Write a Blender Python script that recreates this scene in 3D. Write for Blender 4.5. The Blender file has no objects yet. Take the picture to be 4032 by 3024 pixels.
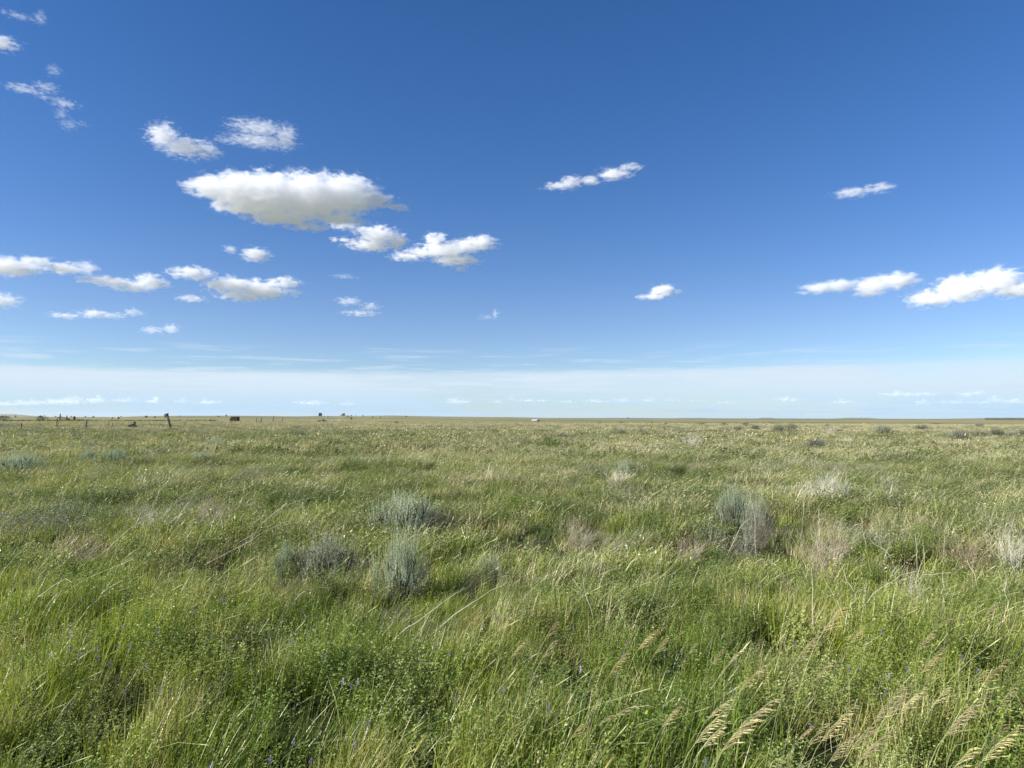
import bpy, bmesh, math, random
import numpy as np
from mathutils import Vector, Matrix
R = math.radians
sc = bpy.context.scene
col = sc.collection
random.seed(7); rng = np.random.default_rng(7)

# ------------------------------------------------------------------ camera
HC = 1.70
F = 2912.0; W, H = 4032.0, 3024.0
cam_d = bpy.data.cameras.new('camera'); cam = bpy.data.objects.new('camera', cam_d); col.objects.link(cam)
cam_d.sensor_width = 36.0; cam_d.lens = 26.0
cam_d.clip_start = 0.05; cam_d.clip_end = 300000
PITCH = math.atan((1645 - 1512) / F)
CM = Matrix.Translation((0, 0, HC)) @ Matrix.Rotation(R(90) + PITCH, 4, 'X') @ Matrix.Rotation(R(0.13), 4, 'Z')
cam.matrix_world = CM
sc.camera = cam
def ray(px, py):
    v = CM.to_3x3() @ Vector(((px - W/2) / F, (H/2 - py) / F, -1.0))
    return v.normalized()
def on_plane(px, py, z=0.0):
    v = ray(px, py)
    t = (z - HC) / v.z
    return Vector((0, 0, HC)) + v * t
def at_dist(px, py, y):
    v = ray(px, py)
    return Vector((0, 0, HC)) + v * (y / v.y)

# ------------------------------------------------------------------ render settings
sc.view_settings.view_transform = 'Standard'; sc.view_settings.look = 'None'
sc.view_settings.exposure = 0.9; sc.view_settings.gamma = 1.0
cy = sc.cycles
cy.max_bounces = 24; cy.diffuse_bounces = 3; cy.glossy_bounces = 1; cy.transmission_bounces = 2
cy.volume_bounces = 24; cy.transparent_max_bounces = 8
cy.caustics_reflective = False; cy.caustics_refractive = False

# ------------------------------------------------------------------ world + sun
SUN_EL, SUN_AZ = 26.0, -103.0        # degrees; azimuth measured from +Y, negative to the left
world = bpy.data.worlds.new('World'); sc.world = world; world.use_nodes = True
nt = world.node_tree; nt.nodes.clear()
def N(tree, typ, **kw):
    n = tree.nodes.new(typ)
    for k, v in kw.items(): setattr(n, k, v)
    return n
sky = N(nt, 'ShaderNodeTexSky', sky_type='NISHITA', sun_disc=False)
sky.sun_elevation = R(SUN_EL); sky.sun_rotation = R(SUN_AZ)
sky.altitude = 900; sky.air_density = 1.0; sky.dust_density = 0.25; sky.ozone_density = 2.2
bg = N(nt, 'ShaderNodeBackground'); out = N(nt, 'ShaderNodeOutputWorld')
def math_n(tree, op, a, b=None, c=None, clamp=False):
    n = tree.nodes.new('ShaderNodeMath'); n.operation = op; n.use_clamp = clamp
    for i, v in enumerate((a, b, c)):
        if v is None: continue
        if isinstance(v, (int, float)): n.inputs[i].default_value = v
        else: tree.links.new(v, n.inputs[i])
    return n.outputs[0]
def smooth_n(tree, v, a, b):
    n = tree.nodes.new('ShaderNodeMapRange'); n.interpolation_type = 'SMOOTHSTEP'
    tree.links.new(v, n.inputs['Value']); n.inputs['From Min'].default_value = a; n.inputs['From Max'].default_value = b
    return n.outputs['Result']
def mix_rgb(tree, fac, a, b, blend='MIX'):
    n = tree.nodes.new('ShaderNodeMix'); n.data_type = 'RGBA'; n.blend_type = blend
    for s, v in ((n.inputs[0], fac), (n.inputs[6], a), (n.inputs[7], b)):
        if isinstance(v, (int, float)): s.default_value = v
        elif isinstance(v, tuple): s.default_value = v if len(v) == 4 else v + (1,)
        else: tree.links.new(v, s)
    return n.outputs[2]
L = nt.links.new
SKY_STR = 0.063
# a far sheet of cirrostratus low over the horizon, laid out by direction
geo = N(nt, 'ShaderNodeTexCoord')
sep = N(nt, 'ShaderNodeSeparateXYZ'); L(geo.outputs['Generated'], sep.inputs[0])
hyp = math_n(nt, 'SQRT', math_n(nt, 'ADD', math_n(nt, 'MULTIPLY', sep.outputs[0], sep.outputs[0]), math_n(nt, 'MULTIPLY', sep.outputs[1], sep.outputs[1])))
el = math_n(nt, 'DIVIDE', sep.outputs[2], math_n(nt, 'MAXIMUM', hyp, 0.001))        # tangent of the elevation
az = math_n(nt, 'ARCTAN2', sep.outputs[0], sep.outputs[1])
comb = N(nt, 'ShaderNodeCombineXYZ')
L(math_n(nt, 'MULTIPLY', az, 9.0), comb.inputs[0]); L(math_n(nt, 'MULTIPLY', el, 150.0), comb.inputs[1])
n1 = N(nt, 'ShaderNodeTexNoise'); n1.inputs['Scale'].default_value = 1.0; n1.inputs['Detail'].default_value = 7; n1.inputs['Roughness'].default_value = 0.62
L(comb.outputs[0], n1.inputs['Vector'])
comb2 = N(nt, 'ShaderNodeCombineXYZ')
L(math_n(nt, 'MULTIPLY', az, 2.2), comb2.inputs[0]); L(math_n(nt, 'MULTIPLY', el, 10.0), comb2.inputs[1])
n2 = N(nt, 'ShaderNodeTexNoise'); n2.inputs['Scale'].default_value = 1.3; n2.inputs['Detail'].default_value = 3
L(comb2.outputs[0], n2.inputs['Vector'])
elw = math_n(nt, 'ADD', el, math_n(nt, 'MULTIPLY', math_n(nt, 'SUBTRACT', n1.outputs[0], 0.5), 0.032))
elw = math_n(nt, 'SUBTRACT', elw, math_n(nt, 'MULTIPLY', az, 0.010))
top = smooth_n(nt, elw, 0.067, 0.056)
body = smooth_n(nt, el, 0.002, 0.052)
body = math_n(nt, 'ADD', math_n(nt, 'MULTIPLY', body, 0.12), 0.44)
wisp = math_n(nt, 'MULTIPLY', smooth_n(nt, n1.outputs[0], 0.50, 0.66), smooth_n(nt, el, 0.105, 0.07))
veil = math_n(nt, 'MULTIPLY', top, math_n(nt, 'ADD', math_n(nt, 'MULTIPLY', math_n(nt, 'MULTIPLY', smooth_n(nt, n2.outputs[0], 0.35, 0.62), math_n(nt, 'MULTIPLY', n1.outputs[0], 2.1)), 0.42), body))
veil = math_n(nt, 'ADD', veil, math_n(nt, 'MULTIPLY', wisp, 0.5), clamp=True)
hsv = N(nt, 'ShaderNodeHueSaturation'); hsv.inputs['Saturation'].default_value = 1.31
L(sky.outputs[0], hsv.inputs['Color'])
tint = mix_rgb(nt, 1.0, hsv.outputs[0], mix_rgb(nt, smooth_n(nt, el, 0.0, 0.16), (.84, 1.0, 1.28), (1.17, 1.0, 1.18)), 'MULTIPLY')
vcol = mix_rgb(nt, smooth_n(nt, el, 0.0, 0.05), (4.2, 6.2, 8.2), (6.0, 7.1, 8.2))
c = mix_rgb(nt, veil, tint, vcol)
L(c, bg.inputs['Color']); bg.inputs['Strength'].default_value = SKY_STR
L(bg.outputs[0], out.inputs['Surface'])

sun_d = bpy.data.lights.new('sun', 'SUN'); sun = bpy.data.objects.new('sun', sun_d); col.objects.link(sun)
sun_d.energy = 5.0; sun_d.angle = R(0.53); sun_d.color = (1.0, 0.955, 0.88)
sd = Vector((math.sin(R(SUN_AZ)) * math.cos(R(SUN_EL)), math.cos(R(SUN_AZ)) * math.cos(R(SUN_EL)), math.sin(R(SUN_EL))))
sun.rotation_euler = sd.to_track_quat('Z', 'Y').to_euler()

def tag(o, label=None, cat=None, group=None, kind=None):
    if label: o['label'] = label
    if cat: o['category'] = cat
    if group: o['group'] = group
    if kind: o['kind'] = kind
    return o
def mesh_obj(name, verts, faces, mats=(), parent=None, smooth=True, link=True):
    me = bpy.data.meshes.new(name)
    verts = np.asarray(verts, dtype=np.float32)
    me.from_pydata(verts.tolist(), [], [tuple(f) for f in faces])
    if smooth: me.polygons.foreach_set('use_smooth', np.ones(len(me.polygons), dtype=bool))
    for m in (mats if isinstance(mats, (list, tuple)) else [mats]): me.materials.append(m)
    me.update()
    o = bpy.data.objects.new(name, me)
    if link: col.objects.link(o)
    if parent: o.parent = parent
    return o

# ------------------------------------------------------------------ clouds (real volumes, kilometres away)
VS = W / 2212.0
def cloud_material(puffs, mpp, dens, amp, nscale, soft, seed):
    m = bpy.data.materials.new('cloud_vapour'); m.use_nodes = True
    t = m.node_tree; t.nodes.clear()
    o = N(t, 'ShaderNodeOutputMaterial')
    tc = N(t, 'ShaderNodeTexCoord')
    # warp the lookup a little so the puffs are not clean ellipsoids
    f = None
    for (x, z, rx, rz) in puffs:
        mp = N(t, 'ShaderNodeMapping', vector_type='TEXTURE')
        mp.inputs['Location'].default_value = (x, 0, z)
        mp.inputs['Scale'].default_value = (rx, depth_r(rx, rz), rz)
        t.links.new(tc.outputs['Object'], mp.inputs['Vector'])
        ln = N(t, 'ShaderNodeVectorMath', operation='LENGTH'); t.links.new(mp.outputs[0], ln.inputs[0])
        d = math_n(t, 'MULTIPLY', math_n(t, 'SUBTRACT', 1.0, ln.outputs['Value']), min(1.0, rz / 30.0) ** 0.5)
        if f is None: f = d
        else:
            sm = N(t, 'ShaderNodeMath', operation='SMOOTH_MAX'); sm.inputs[2].default_value = 0.12
            t.links.new(f, sm.inputs[0]); t.links.new(d, sm.inputs[1]); f = sm.outputs[0]
    mp = N(t, 'ShaderNodeMapping'); mp.inputs['Location'].default_value = (seed * 13.7, seed * 7.1, seed * 3.3)
    mp.inputs['Scale'].default_value = (nscale * 0.85, nscale * 0.85, nscale * 1.7)
    t.links.new(tc.outputs['Object'], mp.inputs['Vector'])
    no = N(t, 'ShaderNodeTexNoise'); no.inputs['Scale'].default_value = 1.0; no.inputs['Detail'].default_value = 8.0
    no.inputs['Roughness'].default_value = 0.66; no.inputs['Distortion'].default_value = 0.35
    t.links.new(mp.outputs[0], no.inputs['Vector'])
    g = math_n(t, 'ADD', f, math_n(t, 'MULTIPLY', math_n(t, 'SUBTRACT', no.outputs[0], 0.50), amp * 2.1))
    dn = math_n(t, 'MULTIPLY', smooth_n(t, g, 0.0, soft * 2.4), dens * 0.95 / mpp)
    vs = N(t, 'ShaderNodeVolumeScatter'); vs.inputs['Color'].default_value = (0.984, 0.987, 0.9995, 1)
    vs.inputs['Anisotropy'].default_value = 0.0
    t.links.new(dn, vs.inputs['Density']); t.links.new(vs.outputs[0], o.inputs['Volume'])
    m.cycles.volume_step_rate = 0.5
    return m
def depth_r(rx, rz): return max(rz * 1.1, rx * 0.55)
def make_cloud(box, puffs, label, dens=0.09, amp=1.0, nscale=None, soft=0.25, alt=1500.0, group='scattered fair weather clouds'):
    x0, y0, x1, y1 = box
    cx, cz = (x0 + x1) / 2, (y0 + y1) / 2
    v = ray(cx * VS, cz * VS)
    tan = v.z / math.hypot(v.x, v.y)
    dist = min(alt / max(tan, 0.01), 45000.0)
    pos = Vector((0, 0, HC)) + v * (dist / math.hypot(v.x, v.y))
    mpp = (pos - Vector((0, 0, HC))).length * VS / F * 1.0
    # off-axis pixels are stretched: undo along the picture
    P = [(x - cx, cz - y, rx * 1.08, ry * 1.12) for (x, y, rx, ry) in puffs]
    ns = nscale if nscale else 1.0 / 24.0
    m = cloud_material(P, mpp, dens, amp, ns, soft, random.random() * 9)
    bm = bmesh.new(); bmesh.ops.create_icosphere(bm, subdivisions=4, radius=1.0)
    for vt in bm.verts:
        dvec = np.array(vt.co); best = 1.5
        for (px, pz, rx, rz) in P:
            r = np.array((rx, depth_r(rx, rz), rz)) * 1.5; c0 = np.array((px, 0, pz))
            a = ((dvec / r) ** 2).sum(); b = -2 * (dvec * c0 / r ** 2).sum(); cc = (c0 ** 2 / r ** 2).sum() - 1
            q = b * b - 4 * a * cc
            if q > 0: best = max(best, (-b + math.sqrt(q)) / (2 * a))
        vt.co = Vector(dvec * best)
    me = bpy.data.meshes.new('cloud'); bm.to_mesh(me); bm.free(); me.materials.append(m)
    o = bpy.data.objects.new('cloud', me); col.objects.link(o)
    o.location = pos; o.scale = (mpp, mpp, mpp)
    # stand square to the line of sight
    xa = Vector((v.y, -v.x, 0)).normalized(); ya = v.copy(); za = xa.cross(ya) * 1.0
    o.rotation_euler = Matrix((xa, ya, za)).transposed().to_euler()
    tag(o, label, 'cloud', group)
    return o
CL = [
 ((405,367,870,500), [(455,420,34,12),(480,420,44,24),(530,424,58,38),(590,428,85,46),(665,424,85,48),(735,414,70,42),(792,418,45,20),(842,429,30,9),(540,455,62,16),(610,468,66,18),(665,484,40,9),(725,462,56,16)], 'biggest white cloud with a grey underside, left of the middle of the sky', dict(dens=.085,nscale=1/19,amp=.95)),
 ((325,270,460,337), [(360,300,28,22),(400,315,45,18),(440,315,20,14)], 'ragged white cloud above and left of the biggest cloud', dict(dens=.05,nscale=1/11,amp=1.6)),
 ((480,262,632,322), [(560,278,50,14),(608,290,20,22),(560,302,55,12),(500,308,20,6)], 'thin lacy cloud directly above the biggest cloud', dict(dens=.028,nscale=1/9,amp=1.9)),
 ((30,175,112,210), [(60,195,28,7),(90,185,18,8),(92,202,14,5)], 'broken wisp of cloud in the upper left, larger of the wisps', dict(dens=.04,nscale=1/8,amp=1.5)),
 ((118,212,162,238), [(140,224,19,8)], 'small bright wisp right below the larger upper left wisp', dict(dens=.05,nscale=1/8,amp=1.4)),
 ((125,243,182,282), [(137,252,10,9),(150,268,12,10),(170,263,11,4)], 'faint curled wisp, lowest of the upper left wisps', dict(dens=.02,nscale=1/7,amp=1.6)),
 ((-30,73,33,104), [(0,90,28,13)], 'white puff cut by the left edge near the top corner', dict(dens=.09,nscale=1/10,amp=1.1)),
 ((18,20,84,48), [(45,36,26,5),(74,30,8,10)], 'faintest wisp in the very top left corner', dict(dens=.022,nscale=1/8,amp=1.5)),
 ((100,140,130,166), [(116,152,12,9)], 'tiny faint wisp above the larger upper left wisp', dict(dens=.02,nscale=1/6,amp=1.5)),
 ((715,482,878,545), [(745,492,28,9),(790,498,30,8),(815,508,44,19),(800,528,48,13),(855,518,22,17),(740,520,22,5)], 'ragged white cloud under the right end of the biggest cloud', dict(dens=.10,nscale=1/11,amp=1.25)),
 ((845,500,1072,585), [(880,555,36,10),(915,548,40,11),(940,518,25,15),(960,540,58,16),(1000,532,46,15),(1035,524,38,16),(985,560,50,13),(995,577,18,7)], 'white cloud with a raised knob, right of the ragged cloud', dict(dens=.10,nscale=1/12,amp=1.05)),
 ((488,532,584,567), [(504,541,14,8),(551,549,30,15)], 'small round white cloud below the left part of the biggest cloud', dict(dens=.11,nscale=1/12,amp=.9)),
 ((-40,558,82,597), [(20,577,50,17),(70,577,12,4)], 'white cloud cut by the left edge at mid height', dict(dens=.10,nscale=1/13,amp=.9)),
 ((92,570,335,627), [(120,582,30,12),(160,588,38,11),(196,584,16,12),(230,605,48,9),(300,600,32,16),(270,612,40,9)], 'long ragged white cloud trailing down to the right near the left edge', dict(dens=.10,nscale=1/13,amp=1.1)),
 ((388,583,636,648), [(430,598,42,13),(500,617,50,17),(560,622,50,20),(605,605,30,12),(520,638,45,9),(620,625,16,8)], 'wide white cloud lying under the small round cloud', dict(dens=.10,nscale=1/14,amp=1.1)),
 ((383,636,444,653), [(413,645,28,7)], 'small flat cloud touching the left end of the wide cloud', dict(dens=.10,nscale=1/9,amp=.9)),
 ((-30,634,42,668), [(2,650,32,13)], 'lower white cloud cut by the left edge', dict(dens=.09,nscale=1/10,amp=1.1)),
 ((120,665,222,692), [(150,683,28,6),(195,676,26,9)], 'low slim white cloud rising to the right near the left edge', dict(dens=.10,nscale=1/9,amp=1.0)),
 ((224,664,304,690), [(250,682,24,6),(283,674,18,8)], 'low thin cloud just right of the slim one', dict(dens=.06,nscale=1/8,amp=1.2)),
 ((313,699,386,725), [(333,714,20,8),(366,710,18,9)], 'lowest small white cloud on the left', dict(dens=.08,nscale=1/9,amp=1.0)),
 ((732,641,817,683), [(755,652,22,8),(798,661,20,8),(780,676,34,5)], 'cluster of broken puffs left of centre, low in the blue', dict(dens=.06,nscale=1/8,amp=1.6)),
 ((716,589,770,604), [(743,597,24,5)], 'thin flat wisp above the cluster of broken puffs', dict(dens=.035,nscale=1/8,amp=1.1)),
 ((1034,668,1082,693), [(1052,685,18,5),(1070,678,10,9)], 'faint hooked wisp low in the middle of the sky', dict(dens=.035,nscale=1/8,amp=1.2)),
 ((1176,354,1382,414), [(1215,398,38,9),(1235,390,26,13),(1275,390,30,9),(1325,378,38,13),(1358,366,22,10)], 'slanting white cloud right of centre, high in the blue', dict(dens=.08,nscale=1/13,amp=1.0)),
 ((1380,611,1474,653), [(1410,640,30,8),(1432,628,28,14),(1460,630,12,6)], 'lone compact white cloud right of centre', dict(dens=.13,nscale=1/13,amp=.8)),
 ((1726,598,1850,637), [(1772,620,36,12),(1808,618,34,15),(1748,628,18,4)], 'leftmost of the three white clouds in a row at the right', dict(dens=.09,nscale=1/15,amp=.65)),
 ((1850,588,1992,642), [(1893,614,36,18),(1930,608,42,17),(1962,611,22,7),(1885,629,28,9)], 'middle of the three white clouds in a row at the right', dict(dens=.09,nscale=1/16,amp=.65)),
 ((1979,582,2230,656), [(2036,634,46,17),(2085,620,50,25),(2138,612,44,24),(2168,630,44,15),(2208,631,24,8)], 'rightmost and largest of the three clouds in a row at the right', dict(dens=.09,nscale=1/14,amp=.95)),
 ((1810,398,1924,427), [(1845,413,34,11),(1890,411,32,10)], 'hazy white cloud high up near the right edge', dict(dens=.05,nscale=1/12,amp=.9)),
]
# low rows far away
low = [(1075,868,26,5,'x'),(1105,863,16,6,'x'),(1150,867,34,4,'x'),(1225,868,30,4,'x'),(1290,867,26,4,'x'),(1345,865,24,4,'x'),(1400,864,22,5,'x'),(1452,866,22,4,'x'),(1505,867,28,3,'x'),(1570,868,30,3,'x'),
 (1700,862,26,5,'x'),(1790,868,16,4,'x'),(1824,867,28,5,'x'),(1950,851,42,5,'x'),(2003,850,18,4,'x'),(2095,851,24,5,'x'),(2150,862,20,4,'x'),(1990,871,16,5,'x'),(2030,871,14,4,'x'),(2068,868,20,4,'x'),(2120,868,22,4,'x'),(2190,867,22,4,'x'),
 (20,871,34,5,'x'),(75,869,30,5,'x'),(135,867,30,6,'x'),(205,866,26,6,'x'),(265,867,30,6,'x'),(330,868,28,5,'x'),(395,869,24,4,'x'),(450,867,36,6,'x'),(670,870,26,4,'x'),(750,871,30,5,'x'),(990,868,26,4,'x')]
low = [(x, y + random.uniform(-2, 2.5), rx * random.uniform(.6, 1.25), rz * random.uniform(.6, 1.2), q) for x, y, rx, rz, q in low]
for i, (x, y, rx, rz, _) in enumerate(low):
    side = 'left' if x < 600 else ('middle' if x < 1600 else 'right')
    same = [q[0] for q in low if ('left' if q[0] < 600 else ('middle' if q[0] < 1600 else 'right')) == side]
    k = sorted(same).index(x) + 1
    ordn = ['first','second','third','fourth','fifth','sixth','seventh','eighth','ninth','tenth','eleventh','twelfth','thirteenth','fourteenth'][k-1]
    CL.append(((x-rx, y-rz, x+rx, y+rz), [(x,y,rx*.95,rz*.8),(x+rx*random.uniform(-.4,.5),y-rz*.7,rx*random.uniform(.25,.5),rz*random.uniform(.7,1.4))], f'{ordn} from the left of the tiny low clouds above the {side} of the horizon', dict(dens=random.uniform(.035,.10),nscale=1/8,amp=1.1,alt=900.,group='tiny low clouds along the horizon')))
for b, p, l, k in CL: make_cloud(b, p, l, **k)
# ------------------------------------------------------------------ noise + terrain
def _hash(ix, iy, s):
    h = (ix.astype(np.int64) * 374761393 + iy.astype(np.int64) * 668265263 + s * 144269) & 0xffffffff
    h = ((h ^ (h >> 13)) * 1274126177) & 0xffffffff
    return ((h ^ (h >> 16)) & 0xffff) / 65535.0
def vnoise(x, y, s=0):
    x = np.asarray(x, float); y = np.asarray(y, float)
    ix = np.floor(x); iy = np.floor(y); fx = x - ix; fy = y - iy
    fx = fx * fx * (3 - 2 * fx); fy = fy * fy * (3 - 2 * fy)
    a = _hash(ix, iy, s); b = _hash(ix + 1, iy, s); c_ = _hash(ix, iy + 1, s); d = _hash(ix + 1, iy + 1, s)
    return a + (b - a) * fx + (c_ - a) * fy + (a - b - c_ + d) * fx * fy
def fbm(x, y, s=0, o=4):
    t = 0; w = 0.5; tot = 0
    for i in range(o):
        t = t + w * vnoise(x * 2 ** i, y * 2 ** i, s + i * 17); tot += w; w *= 0.5
    return t / tot
def sstep(a, b, v):
    t = np.clip((v - a) / (b - a), 0, 1); return t * t * (3 - 2 * t)
# height of the far rises in picture rows, by picture column
RX = [-3000, -600, 0, 110, 200, 450, 560, 660, 800, 900, 1050, 1180, 1260, 1330, 1350, 1372, 1390, 1470, 1530, 1650, 1800, 2000, 2150, 2400, 6000]
RY = [1644, 1644, 1643.5, 1641, 1643.5, 1643, 1640, 1638.5, 1638, 1637.5, 1639, 1640, 1638.5, 1639.5, 1636.5, 1636.5, 1639.5, 1638, 1637, 1639, 1641, 1642.5, 1646, 1650, 1650]
def hill(px, x0, x1, e=0.25):
    w = (x1 - x0) * e
    return sstep(x0, x0 + w, px) * (1 - sstep(x1 - w, x1, px))
def terr(x, y):
    x = np.asarray(x, float); y = np.asarray(y, float)
    d = np.hypot(x, y) + 1e-6
    px = 2016 + F * x / np.maximum(y, 0.2 * d)
    hy = 1645 + (px - 2016) * 0.0023                      # row of the true horizon there
    crest = np.interp(px, RX, RY)
    zc = np.maximum(HC + (hy - crest) / F * 1600, 0)
    z = zc * sstep(330, 1500, d) * (1 - 0.75 * sstep(1700, 3600, d))
    z = z + (fbm(x / 9, y / 9, 3, 3) - 0.5) * 0.16 * sstep(5, 15, d) * (1 - sstep(500, 900, d))
    z = z + (fbm(x / 2.2, y / 2.2, 5, 2) - 0.5) * 0.26 * (1 - sstep(60, 90, d))
    # low swales in the middle distance
    z = z + (fbm(x / 420, y / 160, 9, 3) - 0.5) * 3.0 * sstep(450, 1200, d) * (1 - 0.5 * sstep(4000, 9000, d))
    z = z - 1.2 * sstep(180, 420, d) * (1 - sstep(420, 800, d)) * sstep(-.1, .1, x / d)
    k = sstep(9500, 11500, d) * (1 - sstep(12500, 13800, d))
    z = z + k * 12000 / F * (hill(px, -1600, 200, .1) * 9.0 * (0.8 + 0.4 * fbm(px / 120, px * 0, 4)) + hill(px, 2980, 3052) * 2.5 + hill(px, 3282, 3470, .3) * 3.0 + hill(px, 2650, 2800) * 1.3 + hill(px, 3640, 4600, .3) * 3.4 + hill(px, 2300, 2640, .4) * 1.0)
    return z
def terr1(x, y): return float(terr(np.array([x]), np.array([y]))[0])
def on_ground(px, py, z0=0.0):
    """where the line of sight through a pixel meets the ground (plus z0)"""
    v = ray(px, py); t = np.geomspace(1.0, 14000, 2200)
    X_, Y_, Z_ = v.x * t, v.y * t, HC + v.z * t
    g_ = terr(X_, Y_); hit = np.nonzero(Z_ <= g_ + z0)[0]; i = hit[0] if len(hit) else len(t) - 1
    return Vector((float(X_[i]), float(Y_[i]), float(g_[i])))
def ground_at(px, dist):
    v = ray(px, 1645); k = dist / math.hypot(v.x, v.y)
    return Vector((v.x * k, v.y * k, terr1(v.x * k, v.y * k)))

# ------------------------------------------------------------------ material helpers
def new_mat(name):
    m = bpy.data.materials.new(name); m.use_nodes = True
    return m, m.node_tree, m.node_tree.nodes['Principled BSDF']
def noise_tex(t, vec, scale, detail=3, rough=0.55):
    n = N(t, 'ShaderNodeTexNoise'); n.inputs['Scale'].default_value = scale; n.inputs['Detail'].default_value = detail
    n.inputs['Roughness'].default_value = rough; t.links.new(vec, n.inputs['Vector']); return n.outputs[0]
def leaf_mat(name, c1, c2, c3=None, transl=0.3, rough=0.5, patch=0.35, spec=0.4, far=None):
    """colour runs with patches in the field (world position) and with each clump's own random value"""
    m, t, b = new_mat(name)
    g = N(t, 'ShaderNodeNewGeometry'); oi = N(t, 'ShaderNodeObjectInfo')
    a = smooth_n(t, noise_tex(t, g.outputs['Position'], patch, 3), 0.36, 0.64)
    cc = mix_rgb(t, a, c1, c2)
    if c3:
        w = math_n(t, 'ADD', math_n(t, 'MULTIPLY', noise_tex(t, g.outputs['Position'], patch * 2.3, 2), 0.6), math_n(t, 'MULTIPLY', oi.outputs['Random'], 0.55))
        cc = mix_rgb(t, smooth_n(t, w, 0.58, 0.8), cc, c3)
    ri = g.outputs['Random Per Island']
    v = math_n(t, 'ADD', 0.72, math_n(t, 'MULTIPLY', ri, 0.56))
    v = math_n(t, 'MULTIPLY', v, math_n(t, 'ADD', 0.85, math_n(t, 'MULTIPLY', oi.outputs['Random'], 0.3)))
    vm = N(t, 'ShaderNodeVectorMath', operation='SCALE'); t.links.new(cc, vm.inputs[0]); t.links.new(v, vm.inputs['Scale'])
    t.links.new(vm.outputs[0], b.inputs['Base Color'])
    b.inputs['Roughness'].default_value = rough; b.inputs['Specular IOR Level'].default_value = spec
    if transl:
        tr = N(t, 'ShaderNodeBsdfTranslucent')
        tw = mix_rgb(t, 1.0, vm.outputs[0], (1.15, 1.25, 0.55), 'MULTIPLY'); t.links.new(tw, tr.inputs['Color'])
        mx = N(t, 'ShaderNodeMixShader'); mx.inputs[0].default_value = transl
        o = [n for n in t.nodes if n.type == 'OUTPUT_MATERIAL'][0]
        t.links.new(b.outputs[0], mx.inputs[1]); t.links.new(tr.outputs[0], mx.inputs[2]); t.links.new(mx.outputs[0], o.inputs[0])
    return m
def plain_mat(name, c1, c2, scale=6.0, rough=0.85, stretch=(1, 1, 1), bump=0.0, spec=0.2):
    m, t, b = new_mat(name)
    tc = N(t, 'ShaderNodeTexCoord'); mp = N(t, 'ShaderNodeMapping'); mp.inputs['Scale'].default_value = stretch
    t.links.new(tc.outputs['Object'], mp.inputs['Vector'])
    n = noise_tex(t, mp.outputs[0], scale, 5, 0.6)
    t.links.new(mix_rgb(t, smooth_n(t, n, 0.3, 0.7), c1, c2), b.inputs['Base Color'])
    b.inputs['Roughness'].default_value = rough; b.inputs['Specular IOR Level'].default_value = spec
    if bump:
        bp = N(t, 'ShaderNodeBump'); bp.inputs['Strength'].default_value = bump; bp.inputs['Distance'].default_value = 0.02
        t.links.new(n, bp.inputs['Height']); t.links.new(bp.outputs[0], b.inputs['Normal'])
    return m

M_GRASS = leaf_mat('grass_blade', (.160, .235, .028), (.305, .350, .050), (.40, .36, .14), transl=.30, patch=.55, rough=.38, spec=.5)
M_GRASSF = leaf_mat('grass_far', (.160, .185, .070), (.345, .285, .135), (.42, .34, .19), transl=.2, patch=.085)
M_GRASSM = leaf_mat('grass_olive', (.160, .200, .045), (.305, .305, .095), (.40, .35, .20), transl=.28, patch=.32, rough=.45)
M_ALFM = leaf_mat('leafy_olive', (.130, .190, .050), (.205, .250, .080), (.27, .29, .13), transl=.2, patch=.4, rough=.55, spec=.3)
M_ALF = leaf_mat('alfalfa_leaf', (.160, .240, .048), (.255, .325, .065), (.31, .36, .12), transl=.22, patch=.8, rough=.5, spec=.3)
M_DRY = leaf_mat('dry_grass', (.52, .46, .26), (.43, .40, .22), (.58, .52, .36), transl=.2, patch=.6)
M_STRAW = leaf_mat('straw_head', (.48, .47, .22), (.58, .53, .31), (.40, .43, .18), transl=.25, patch=.4)
M_SAGE = leaf_mat('sage_leaf', (.29, .35, .225), (.40, .45, .32), None, transl=.12, patch=5.0, rough=.7, spec=.2)
M_SAGED = leaf_mat('sage_leaf_grey', (.21, .235, .155), (.31, .33, .235), None, transl=.1, patch=5.0, rough=.7, spec=.2)
M_WOODY = plain_mat('sage_wood', (.055, .045, .035), (.12, .10, .08), 30)
M_TWIG = leaf_mat('dead_twig', (.27, .22, .15), (.38, .33, .24), (.20, .15, .10), transl=0, patch=4.0, rough=.8)
M_BLEACH = leaf_mat('bleached_stalk', (.50, .46, .34), (.60, .57, .46), None, transl=0, patch=3.0, rough=.7)
M_GOLD = leaf_mat('brome_spikelet', (.70, .59, .29), (.78, .69, .38), (.54, .42, .20), transl=.25, patch=3.0, rough=.6)
M_GSTEM = leaf_mat('brome_stem', (.22, .28, .09), (.34, .34, .14), None, transl=.1, patch=3.0)
M_PURPLE = leaf_mat('purple_petal', (.19, .16, .25), (.25, .21, .32), None, transl=.2, patch=6.0)
M_LILAC = leaf_mat('lilac_petal', (.52, .50, .66), (.62, .60, .72), None, transl=.2, patch=6.0)
M_FOX = leaf_mat('foxtail_head', (.50, .50, .14), (.60, .56, .22), None, transl=.3, patch=6.0)
M_TIMBER = plain_mat('weathered_timber', (.075, .068, .060), (.19, .175, .155), 5, stretch=(5, 5, .6), bump=.4)
M_DARKT = plain_mat('dark_timber', (.035, .026, .020), (.10, .075, .055), 4, stretch=(1, 1, 5), bump=.4)
M_RUST = plain_mat('rusty_iron', (.10, .055, .03), (.19, .12, .07), 3)
M_HAY = plain_mat('hay', (.30, .22, .11), (.46, .36, .20), 7, bump=.8)
M_HAYD = plain_mat('old_hay', (.14, .105, .065), (.24, .18, .11), 7, bump=.8)
M_WHITE = plain_mat('white_paint', (.72, .72, .70), (.82, .82, .80), 3)
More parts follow.
